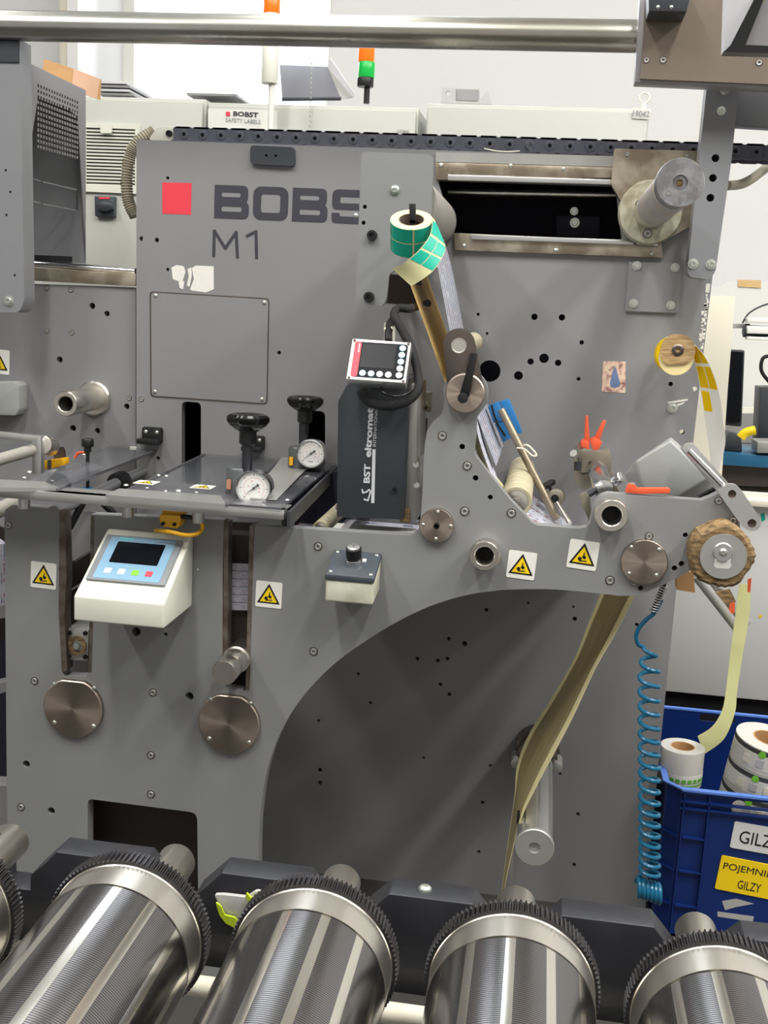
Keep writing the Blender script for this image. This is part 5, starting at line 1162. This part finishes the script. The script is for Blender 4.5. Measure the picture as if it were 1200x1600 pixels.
for px, py, sx, lb in ((229, 759, 1, 'warning triangle sticker on the acrylic guard, left of the pair'), (317, 766, 1, 'warning triangle sticker on the acrylic guard, right of the pair')):
    q = gz(px, py)+V((0, 0, .0068)); warn(lb, (q, FX, FY, FZ), .045)

# ================================================================== background: cabinets, lamps
YK = 1.35
def cabinet(x0, x1, top, label, mt='cabinet', Y=YK, dep=.45):
    t = thing('electrical_cabinet', label, 'cabinet', (( x0+x1)/2, Y, 0), 'pale electrical cabinets')
    a = M(); a.box((x0, Y+.02, .0), (x1, Y+dep, top)); a.build('body', mt, t, bev=.004)
    a = M(); a.box((x0+.006, Y, .1), (x1-.006, Y+.02, top-.012)); a.build('door', mt, t, bev=.003); return t
zt1 = P(400, 158, YK).z; xk = [P(60, 150, YK).x, P(321, 155, YK).x, P(660, 160, YK).x]
c1_ = cabinet(xk[0], xk[1]-.003, zt1+.005, 'pale electrical cabinet with vent grille and rotary switch, left of the row')
c2k = cabinet(xk[1]+.003, xk[2]-.012, zt1-.004, 'pale electrical cabinet with a company sign, middle of the row')
x3 = P(666, 165, YK).x; x4 = P(1016, 175, YK).x; zt3 = P(800, 163, YK).z
c3_ = cabinet(x3, x4, zt3-.0, 'greenish white electrical cabinet with number tag, right of the row')
# vent grille
a = M(); G = W([(128, 192), (217, 195), (217, 303), (128, 299)], YK-.01); a.fill([G, W([(134, 199), (211, 202), (211, 291), (134, 288)], YK-.01)], front(YK-.01), -.01, 0)
for i in range(17):
    y = 202+i*5.3; a.prism(W([(134, y), (211, y+2.6), (211, y+5.2), (134, y+2.6)], YK-.008), front(YK-.008), -.008, 0)
a.build('vent_grille', 'ivory', c1_)
M().prism(W([(132, 198), (213, 201), (213, 293), (132, 290)], YK-.002), front(YK-.002), 0, .001).build('grille_shadow_gap', 'print_dark', c1_)
M().prism(W(rnd([(156, 192), (174, 193), (174, 208), (157, 208)], 2), YK-.022), front(YK-.022), -.008, 0).build('grille_latch', 'ivory', c1_)
# rotary switch
a = M(); a.prism(W(rnd([(147, 306), (179, 307), (179, 339), (148, 338)], 2), YK-.02), front(YK-.02), -.02, 0); rsw = a.build('rotary_switch', 'charcoal_lid', c1_, bev=.003)
M().prism(W(rnd([(150, 318), (160, 314), (175, 318), (176, 326), (164, 331), (150, 326)], 4), YK-.04), front(YK-.04), -.02, 0).build('switch_grip', 'charcoal', rsw, bev=.003)
M().prism(W([(154, 308), (172, 308), (171, 311), (155, 311)], YK-.021), front(YK-.021), 0, .001).build('indicator', 'key_red', rsw)
# signs on cabinets
sg = thing('company_sign', 'white sign with red square and company lettering on the middle cabinet', 'sign', P(378, 200, YK-.003))
M().prism(W(rnd([(325, 170), (433, 173), (433, 206), (325, 203)], 2), YK-.003), front(YK-.003), -.003, 0).build('sign_plate', 'white_paint', sg)
M().prism(W([(353, 174.5), (359.5, 174.7), (359.5, 181.5), (353, 181.2)], YK-.004), front(YK-.004), 0, .001).build('red_square', 'logo_red', sg)
a = M(); kk = mpp(YK); a.text('BOBST', fr(384, 178.5, YK-.004, -1.8), 40*kk, 7*kk, bold=.03); a.build('dark_lettering', 'ink', sg)
a = M(); a.text('SAFETY LABELS', fr(380, 188.7, YK-.004, -1.8), 56*kk, 6*kk); a.build('grey_lettering', 'text_grey', sg)
nt2 = thing('number_tag', 'small white tag reading 19042 on the right cabinet', 'tag', P(1002, 187, YK-.003))
M().prism(W([(988, 168), (1017, 170), (1017, 187), (988, 185)], YK-.003), front(YK-.003), -.003, 0).build('tag', 'paper', nt2)
a = M(); a.text('19042', fr(1002, 177.5, YK-.004, -1.5), 24*kk, 8*kk); a.build('number', 'text_grey', nt2)
a = M(); a.text('S.G.MNG', fr(630, 205, YK-.001, -1.8), 18*kk, 4*kk); tag(a.build('small_lettering', 'text_grey'), 'tiny grey lettering on the lower edge of the middle cabinet', 'lettering')
# eye bolt
eb_ = thing('eye_bolt', 'pale lifting eye bolt on top of the right cabinet', 'eye bolt', P(1007, 165, YK+.05)); c = P(1007, 153, YK+.05)
ring_ = [c+V((math.cos(2*math.pi*i/24)*.0145, 0, math.sin(2*math.pi*i/24)*.0145)) for i in range(25)]
M().tube(ring_, .003, sub=1).build('ring', 'ivory', eb_); M().cyl(c+V((0, 0, -.032)), c+V((0, 0, -.013)), .007).build('shank', 'ivory', eb_)
# signal towers
def tower(px, Y, segs, pole, label, rpx):
    t = thing('signal_tower', label, 'signal lamp', (P(px, pole[1], Y).x, Y, P(px, pole[1], Y).z), 'signal towers'); k = mpp(Y)
    for y0, y1, mt_, nm_, f in segs:
        x = P(px+f, (y0+y1)/2, Y).x; M().lathe((x, Y, P(px, y1, Y).z), (0, 0, 1), [(rpx*k*.96, 0), (rpx*k, .002), (rpx*k, P(px, y0, Y).z-P(px, y1, Y).z-.002), (rpx*k*.96, P(px, y0, Y).z-P(px, y1, Y).z)], 30).build(nm_, mt_, t)
    M().cyl((P(px, 150, Y).x, Y, P(px, pole[1], Y).z), (P(px, 150, Y).x, Y, P(px, pole[0], Y).z), 4.5*k).build('pole', pole[2], t)
tower(424, 1.2, [(-60, -2, 'lamp_orange', 'orange_lamp', 1), (-2, 22, 'lamp_orange', 'orange_lamp', 1), (22, 70, 'white_paint', 'white_ring', 0), (70, 131, 'ivory', 'lamp_base', -2)], (131, 222, 'white_paint'), 'white signal tower with orange lamp in front of the window', 12.5)
tower(573, 1.45, [(60, 97, 'lamp_orange', 'orange_lamp', 0), (97.5, 122, 'lamp_green', 'green_lamp', 0), (122, 136, 'black', 'lamp_base', -2)], (136, 162, 'black'), 'black signal tower with orange and green lamps on the middle cabinet', 12.5)
# things on top of the cabinets
def sheets(px0, px1, y, n, label, Y=1.5):
    t = thing('paper_stack', label, 'paper stack', P((px0+px1)/2, y, Y), 'stacks on the cabinets'); random.seed(px0)
    for i in range(n):
        a0 = P(px0+random.uniform(-3, 6), y, Y).x; a1 = P(px1+random.uniform(-8, 3), y, Y).x; z = P(px0, y, Y).z+.011*i+.002
        M().box((a0, Y-.05+random.uniform(-.02, .02), z), (a1, Y+.16, z+.007)).build('sheet_bundle', 'sheet_paper' if i % 2 else 'paint_back', t)
sheets(158, 212, 152, 4, 'untidy stack of thin grey sheets on the left cabinet under the window')
sheets(300, 383, 156, 1, 'single flat dark folder on the cabinet beside the sign')
fl = thing('bent_metal_sheet', 'bent grey sheet-metal cover standing on the middle cabinet', 'metal cover', P(490, 157, 1.5))
a = M(); a.hexa([P(437, 102, 1.6), P(512, 105, 1.6), P(533, 155, 1.45), P(441, 155, 1.45)], [P(437, 101, 1.61), P(512, 104, 1.61), P(533, 154, 1.47), P(441, 154, 1.47)]); a.build('sloping_face', 'sheet_dark', fl)  # face coloured darker to give the shade on its underside
a = M(); a.hexa([P(515, 90, 1.6), P(554, 147, 1.5), P(552, 153, 1.5), P(511, 106, 1.6)], [P(517, 90, 1.61), P(555, 147, 1.52), P(553, 153, 1.52), P(513, 106, 1.61)]); a.build('side_lip', 'sheet_paper', fl)
a = M(); a.hexa([P(512, 105, 1.6), P(552, 153, 1.5), P(533, 156, 1.45)], [P(512, 104, 1.62), P(552, 152, 1.52), P(533, 155, 1.47)]); a.build('folded_face', 'alu_matt', fl)
M().cyl(P(441, 155, 1.44), P(533, 154, 1.44), .006).build('bottom_rod', 'charcoal', fl)
br = thing('machined_bracket', 'silver machined bracket lying on the right cabinet', 'bracket', P(725, 160, 1.5))
M().fill([W([(690, 137), (712, 138), (712, 160), (690, 159)], 1.5), W(circ(700, 145, 4, 14), 1.5)], front(1.5), -.03, 0).build('drilled_block', 'alu', br)
M().prism(W([(711, 139), (748, 140), (748, 157), (711, 156)], 1.52), front(1.52), -.03, 0).build('dark_block', 'purple_grey', br)
M().prism(W([(745, 160), (762, 141), (768, 161)], 1.5), front(1.5), -.02, 0).build('wedge', 'alu', br)
M().prism(W([(688, 157), (768, 160), (768, 163), (688, 160)], 1.49), front(1.49), -.06, 0).build('base_strip', 'alu', br)
# faint ball chain hanging from the metal sheet
a = M()
for i in range(14): q = P(487-.2*i, 98+i*7.5, 1.33); a.cyl(q, q+V((0, 0, -.006)), .0022, n=8)
tag(a.build('ball_chain', 'zinc'), 'thin ball chain hanging in front of the middle cabinet', 'chain')

# ================================================================== right background
wbY = 1.30
wc = thing('low_white_cabinet', 'white steel cabinet at the right edge behind the blue crate', 'cabinet', P(1150, 1090, wbY))
x0 = P(1030, 900, wbY).x; z0 = P(1100, 1086, wbY).z; z1 = P(1190, 790, wbY).z
M().box((x0, wbY, z0), (x0+1.4, wbY+.6, z1)).build('cabinet_body', 'cabinet_white', wc, bev=.004)
M().box((x0-.0, wbY-.03, z1), (x0+1.4, wbY+.6, z1+.02)).build('cream_worktop', 'cream', wc, bev=.002)
M().box((x0+.01, wbY+.03, 0), (x0+1.38, wbY+.55, z0)).build('plinth', 'cavity', wc)
M().prism(W([(1188, 803), (1194, 801), (1196, 812), (1190, 815)], wbY), front(wbY), 0, .001).build('teal_mark', 'teal', wc)
M().prism(W(circ(1188, 963, 2.5, 12), wbY), front(wbY), 0, .001).build('yellow_dot', 'sticker_yellow', wc)
a = M(); a.box((x0+.06, wbY+.0, z1+.02), (x0+1.35, wbY+.04, z1+.035)); a.build('white_edge_rail', 'white_paint', wc)
dk = M(); yk2 = wbY+.12; dk.prism(W([(1100, 712), (1260, 716), (1260, 762), (1100, 758)], yk2), front(yk2), -.4, 0); tag(dk.build('dark_machine_base', 'machine_brown'), 'dark machine base on the white cabinet at the right edge', 'machine base')
bz = thing('blue_tool_bed', 'blue steel bed of the bench machine at the right edge', 'machine bed', P(1170, 728, wbY+.08))
a = M(); a.prism(W([(1120, 706), (1195, 712), (1260, 712), (1260, 735), (1195, 731), (1120, 726)], wbY+.08), front(wbY+.08), -.3, 0); a.build('bed', 'tool_blue', bz, bev=.003)
a = M(); a.prism(W([(1128, 692), (1140, 676), (1158, 680), (1160, 706), (1128, 704)], wbY+.12), front(wbY+.12), -.1, 0); a.build('dark_vice', 'charcoal', bz, bev=.003)
a = M(); a.prism(W([(1183, 690), (1230, 690), (1230, 708), (1183, 708)], wbY+.07), front(wbY+.07), -.1, 0); a.build('pale_block', 'alu_matt', bz, bev=.003)
yg = M(); yg.tube([P(1157, 684, wbY+.05), P(1165, 676, wbY+.05), P(1180, 672, wbY+.05)], .014, n=12); tag(yg.build('yellow_spout', 'sticker_yellow'), 'small bright yellow plastic spout on the blue bed', 'spout')
yp_ = wbY+.06; q_ = P(1124, 790, yp_); cpn = M(); pl = W([(1085, 461), (1149, 463), (1137, 610)], yp_)+[(q_.x, z1+.02), (q_.x-.15, z1+.02)]; cpn.prism(pl, front(yp_), -.03, 0); tag(cpn.build('cream_partition', 'cream'), 'tall cream panel right of the press frame behind the yellow tail', 'panel')
sb2 = thing('dark_screen', 'black rounded screen on edge beside the cream panel', 'screen', P(1150, 667, 1.5)); M().prism(W(rnd([(1138, 546), (1164, 547), (1159, 667), (1128, 664)], 4), 1.5), front(1.5), -.03, 0).build('screen_case', 'charcoal', sb2, bev=.004); M().prism(W(rnd([(1140, 549), (1161, 550), (1157, 660), (1131, 658)], 3), 1.495), front(1.495), 0, .002).build('screen_glass', 'screen_black', sb2)
fx = thing('bench_fixture', 'black and white bench machine head with a cable at the right edge', 'machine head', P(1190, 535, 1.6))
a = M(); a.lathe(P(1160, 516, 1.6), (1, 0, 0), [(.01, 0), (.022, .004), (.022, .02), (.018, .022), (.018, .08)], 20); a.build('motor', 'charcoal', fx)
a = M(); a.prism(W([(1168, 496), (1240, 498), (1240, 506), (1168, 504)], 1.56), front(1.56), -.05, 0); a.prism(W([(1168, 509), (1240, 511), (1240, 523), (1168, 521)], 1.56), front(1.56), -.05, 0); a.prism(W([(1168, 526), (1240, 528), (1240, 533), (1168, 531)], 1.56), front(1.56), -.05, 0); a.build('white_blocks', 'white_paint', fx, bev=.002)
M().tube([P(1160, 505, 1.6), P(1172, 488, 1.6), P(1200, 475, 1.6), P(1230, 474, 1.6)], .003).build('cable', 'charcoal', fx)
M().tube([P(1205, 556, 1.6), P(1192, 560, 1.6), P(1190, 580, 1.6), P(1205, 600, 1.6)], .006).build('black_cable', 'black', fx)
M().prism(W([(1188, 605), (1240, 605), (1240, 700), (1184, 695)], 1.55), front(1.55), -.1, 0).build('black_column', 'charcoal', fx, bev=.003)
M().prism(W([(1146, 506), (1162, 506), (1162, 513), (1146, 513)], 1.62), front(1.62), -.02, 0).build('rod', 'alu_matt', fx)
wpY = 2.4
M_ = M(); M_.prism(W([(1095, 446), (1125, 448), (1140, 440), (1400, 440), (1400, 640), (1095, 640)], wpY), front(wpY), -.02, 0); tag(M_.build('white_board', 'cabinet_white'), 'white board standing behind the bench machine', 'board')
tp = M(); tp.prism(W([(1153, 437), (1189, 438), (1189, 450), (1153, 448)], wpY-.003), front(wpY-.003), 0, .001); tag(tp.build('tape_piece', 'tape'), 'short piece of tan tape on the back wall at the right', 'tape')
M_ = M(); M_.prism(W([(1120, 636), (1400, 640), (1400, 650), (1120, 645)], 2.3), front(2.3), -.02, 0); tag(M_.build('wall_trunking', 'ivory'), 'cream cable trunking low on the wall behind the bench machine', 'trunking')

# ================================================================== blue crate with label rolls
cY0, cY1 = .46, 1.02
zr = P(1110, 1237, cY0).z; cx0 = P(1046, 1228, cY0).x; cx1 = cx0+.42; zb_ = .0
cr = thing('blue_crate', 'dark blue ribbed plastic crate holding label rolls, at the lower right', 'crate', ((cx0+cx1)/2, (cY0+cY1)/2, 0))
th = .004
a = M(); xh0 = P(1143, 1258, cY0).x; zh0 = P(1150, 1273, cY0).z; zh1 = P(1143, 1249, cY0).z
Fc = face((0, cY0, 0)); ch_ = .03
a.fill([[(cx0+ch_, .0), (cx1-ch_, .0), (cx1-ch_, zr), (cx0+ch_, zr)], rrect(.13, zh1-zh0, (zh1-zh0)*.45, xh0+.065, (zh0+zh1)/2)], front(cY0), -th, 0)
a.fill([[(cx0+ch_, .0), (cx1-ch_, .0), (cx1-ch_, zr), (cx0+ch_, zr)], rrect(.10, .022, .009, P(1110, 1120, cY1).x+.02, P(1110, 1122, cY1).z)], front(cY1), -th, 0)
for xx, sx in ((cx0, 1), (cx1, -1)):
    a.box((xx-th/2, cY0+ch_, 0), (xx+th/2, cY1-ch_, zr))
    for yy, sy in ((cY0, 1), (cY1, -1)):
        A_ = [V((xx, yy+sy*ch_, 0)), V((xx+sx*ch_, yy, 0)), V((xx+sx*ch_, yy, zr)), V((xx, yy+sy*ch_, zr))]; a.hexa(A_, [q+V((sx*th, sy*th, 0)) for q in A_])
a.box((cx0, cY0, .0), (cx1, cY1, .006)); a.build('crate_shell', 'crate_blue', cr)
# ribs
a = M()
for z in (zr-.006, zr-.03, zr-.048): a.box((cx0+ch_-.002, cY0-.012, z), (cx1-ch_, cY0, z+.004))
for px in (1062, 1101): x = P(px, 1300, cY0).x; a.box((x, cY0-.012, 0), (x+.003, cY0, zr))
x_a, x_b = P(1066, 1300, cY0).x, P(1101, 1300, cY0).x
for py in (1309, 1362, 1416): z = P(1085, py, cY0).z; a.box((x_a, cY0-.012, z), (x_b, cY0, z+.003)); A_ = [V((cx0+.0, cY0+ch_, z)), V((cx0+ch_, cY0, z)), V((cx0+ch_, cY0-.012, z)), V((cx0-.012, cY0+ch_, z))]; a.hexa(A_, [q+V((0, 0, .003)) for q in A_])
a.build('rib', 'crate_blue', cr)
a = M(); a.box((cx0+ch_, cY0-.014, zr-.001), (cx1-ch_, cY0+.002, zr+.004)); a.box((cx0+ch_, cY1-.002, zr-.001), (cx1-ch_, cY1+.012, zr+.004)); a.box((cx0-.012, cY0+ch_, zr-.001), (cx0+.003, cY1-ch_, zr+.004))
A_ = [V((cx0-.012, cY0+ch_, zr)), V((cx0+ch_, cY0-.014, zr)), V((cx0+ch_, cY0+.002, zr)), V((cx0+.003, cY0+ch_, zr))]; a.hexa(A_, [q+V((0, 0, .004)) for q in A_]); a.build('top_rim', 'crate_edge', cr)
def csign(px, py, w_, h_, mt, name, txts, label, ang):
    t = thing(name, label, 'sign', P(px, py+h_/2, cY0-.014)); k = mpp(cY0); F = fr(px, py, cY0-.003, ang)
    M().prism(rrect(w_*k, h_*k, 3*k), F, -.003, .0006).build('label_plate', mt, t)
    a = M()
    for tx, x, y, ww, hh in txts: a.text(tx, (F[0]+F[1]*x*k+F[2]*y*k+F[3]*.0006, F[1], F[2], F[3]), ww*k, hh*k, bold=.0)
    a.build('lettering', 'text_black', t)
csign(1190, 1312, 94, 46, 'cabinet_white', 'crate_label', [('GILZY', -1, -1, 68, 22)], 'white label reading GILZ on the front of the blue crate', -4)
csign(1185, 1375, 130, 60, 'sticker_yellow', 'crate_label', [('POJEMNIK NA', -3, 12, 112, 15), ('GILZY', -12, -14, 37, 15)], 'yellow label reading POJEMNIK GILZY below the white one', -5)
a = M()
for l in ([(1128, 1408), (1150, 1404), (1178, 1412), (1150, 1417), (1133, 1422)], [(1121, 1424), (1178, 1432), (1176, 1440), (1121, 1432)]): a.prism(W(l, cY0), front(cY0), .0, .0006)
a.build('tape_residue', 'pack_grey', cr)
# rolls
def roll(name, c, ax, R_, r_, h, label, bands, core='core_brown', group=None):
    t = thing(name, label, 'label roll', c, group); ax = V(ax).normalized()
    M().ring(c, ax, r_, R_, h, 56).build('paper_roll', 'paper', t)
    M().ring(c+ax*.0005, ax, r_*.92, r_, h, 40).build('cardboard_core', 'cardboard' if core else 'core_brown', t)
    for h0, h1, mt_, nm_ in bands: M().ring(c+ax*h0, ax, R_-.0005, R_+.0006, h1-h0, 56).build(nm_, mt_, t)
    return t
printed('print_small', (228, 226, 216), (120, 120, 116), (110, 170, 80), 6, .46)
q = P(1067, 1166, .60); rp_ = 35*mpp(.6)
rl_ = roll('label_roll', V((q.x, .60, q.z-.095)), (0, 0, 1), rp_, rp_*.55, .095, 'white label roll standing at the left end inside the blue crate', [(.008, .012, 'green_label', 'green_print'), (.02, .036, 'old_label', 'pale_print')])
a = M(); random.seed(2)
for i in range(9):
    t = -2.6+i*.27; cc = V((q.x+math.cos(t)*(rp_+.001), .60+math.sin(t)*(rp_+.001), q.z-.072)); u = V((-math.sin(t), math.cos(t), 0)); a.prism(rrect(.010, .010, .001), (cc, u, FZ, u.cross(FZ)), 0, .0005)
a.build('green_print', 'green_label', rl_)
axr = V((.12, -.10, 1)).normalized()
c0 = P(1183, 1222, .58); R2 = 52*mpp(.60)
for j in (-1, 0, 1):
    cc = c0+axr*(.066*j-.006); lb_ = ('bottom printed label roll seen through the hand slot of the blue crate', 'middle printed label roll of the stack in the blue crate', 'top printed label roll of the stack in the blue crate')[j+1]
    t = roll('label_roll', cc, axr, R2, R2*.5, .064, lb_, [(.050, .061, 'print_dark', 'dark_band'), (.010, .046, 'old_label', 'pale_band')], group='printed rolls in the crate')
    e1_ = (FX-axr*FX.dot(axr)).normalized(); e2_ = axr.cross(e1_)
    for k_ in range(4):
        tt = -2.35+k_*.42; nrm = e1_*math.cos(tt)+e2_*math.sin(tt); up_ = axr; ri = up_.cross(nrm)
        F = (cc+nrm*(R2+.001)+axr*.052, ri, up_, nrm)
        if k_ % 2: M().prism(circ(0, 0, .0085, 16), F, 0, .001).build('green_dot', 'key_green', t)
        F = (cc+nrm*(R2+.001)+axr*.028, ri, up_, nrm); M().prism(rrect(.018, .020, .001), F, 0, .0008).build('print_block', 'sheet_paper' if k_ % 2 else 'cream', t)

# ================================================================== foreground rack with printing cylinders
YG = -1.05
rk_ = thing('cylinder_rack', 'black anodised rack bar with notched blocks holding the printing cylinders', 'rack', (0, -.92, .72))
YR0, YR1 = -.945, -.905
# block tops: outline from pixels on the plane YR0 (front edge of the tops)
xs_blocks = [((-130, 1300), (-30, 1311)), ((88, 1334), (224, 1349)), ((346, 1364), (480, 1380)), ((608, 1398), (738, 1414)), ((878, 1434), (1022, 1450)), ((1165, 1468), (1320, 1484))]
zt_ = sum(P((a_[0]+b_[0])/2, (a_[1]+b_[1])/2, YR0).z for a_, b_ in xs_blocks)/len(xs_blocks)
prof = []; zn = zt_-.055; zbase = zt_-.125
for a_, b_ in xs_blocks:
    xa_, xb_ = P(*a_, YR0).x, P(*b_, YR0).x; prof += [(xa_-.034, zn), (xa_-.034, zt_-.036), (xa_, zt_), (xb_, zt_), (xb_+.026, zt_-.030), (xb_+.026, zn)]
prof = [(prof[0][0], zbase)]+prof+[(prof[-1][0], zbase)]
M().prism(prof, front(YR0), YR0-YR1, 0).build('notched_bar', 'black_anodised', rk_, bev=.0015)
sq = P(664, 1392, -.925); screw_at(rk_, (sq.x, -.925, zt_), 'button', .008, (math.radians(-90), 0, 0))
a = M(); rz = zbase-.006; a.cyl((-1.2, YR0-.03, rz), (1.2, YR0-.03, rz), .012); a.build('cross_rail', 'cream', rk_)
a = M(); a.box((-1.2, YR0, zbase-.35), (1.2, YR1, zbase-.3)); a.box((-.75, YR0, 0), (-.72, YR1, zbase)); a.box((.62, YR0, 0), (.65, YR1, zbase)); a.build('rack_leg_frame', 'black_anodised', rk_)
gx = {0: (-95, 1432, 124), 1: (196, 1467, 129), 2: (488, 1504, 133), 3: (799, 1541, 136), 4: (1119, 1583, 146)}
names = {0: 'steel printing cylinder cut off by the left edge', 1: 'steel printing cylinder with toothed rim, left of the three fully visible', 2: 'steel printing cylinder with toothed rim, centre left beside the yellow-green pack', 3: 'steel printing cylinder with toothed rim in front of the rewind shaft', 4: 'steel printing cylinder with toothed rim below the blue crate at the lower right'}
zcen = sum(P(x, y, YG).z for x, y, r in gx.values())/5; RG = .0925
def make_cyl(c):
    t = thing('printing_cylinder', 'x', 'printing cylinder', c, 'printing cylinders on the rack')
    nT = 104; pts = []
    for i in range(nT):
        b0 = 2*math.pi*i/nT; st_ = 2*math.pi/nT
        for f_, r in ((0, RG*.968), (.16, RG*.975), (.30, RG), (.52, RG), (.66, RG*.975), (.84, RG*.968)): pts.append((r*math.cos(b0+f_*st_), r*math.sin(b0+f_*st_)))
    a = M(); a.prism(pts, face(c), -.020, 0); a.build('gear_ring', 'gear_steel', t, c)
    a = M(); a.lathe(c, (0, -1, 0), [(RG*.945, -.002), (RG*.945, .002), (RG*.935, .003), (RG*.935, .041), (RG*.90, .0415)], 96); a.build('polished_collar', 'steel', t, c)
    a = M(); a.lathe(c, (0, -1, 0), [(RG*.90, .041), (RG*.90, .0435), (RG*.928, .0437), (RG*.928, .45)], 128); a.build('grooved_body', 'grooved_cylinder', t, c)
    a = M(); a.lathe(c, (0, 1, 0), [(.030, .016), (.030, .04), (.0235, .042), (.0235, .172), (.022, .175), (.018, .175)], 40); a.build('end_shaft', 'steel', t, c)
    return t
pc_ = None
for i, (x, y, r) in gx.items():
    p = P(x, y, YG); p.z = zcen; p.y = YG+(.0 if i < 4 else -.01)
    if pc_ is None: pc_ = make_cyl(p); o = pc_
    else: o = copy_tree(pc_); o.location = p
    o['label'] = names[i]
    for ch_o in o.children:
        if ch_o.name.startswith('grooved_body'): ch_o.rotation_euler = (0, (.0, .1, .25, -.05, .3)[i], 0)
# pack lying behind the rack between first cylinders
pk = thing('shiny_pack', 'crumpled grey and yellow-green plastic pack between the cylinders behind the rack', 'plastic pack', P(370, 1440, -1.0))
a = M(); a.prism(W(rnd([(334, 1398), (350, 1398), (385, 1402), (400, 1392), (415, 1396), (405, 1425), (378, 1450), (355, 1440)], 4), -.955), front(-.955), -.006, 0); a.build('grey_film', 'pack_grey', pk, bev=.002)
a = M(); a.prism(W(rnd([(338, 1408), (346, 1414), (352, 1428), (368, 1432), (378, 1446), (372, 1450), (354, 1441), (344, 1428)], 2), -.957), front(-.957), 0, .003); a.prism(W(rnd([(386, 1393), (394, 1402), (410, 1398), (402, 1412), (390, 1408), (384, 1400)], 2), -.957), front(-.957), 0, .003); a.build('green_print', 'green_pack', pk)
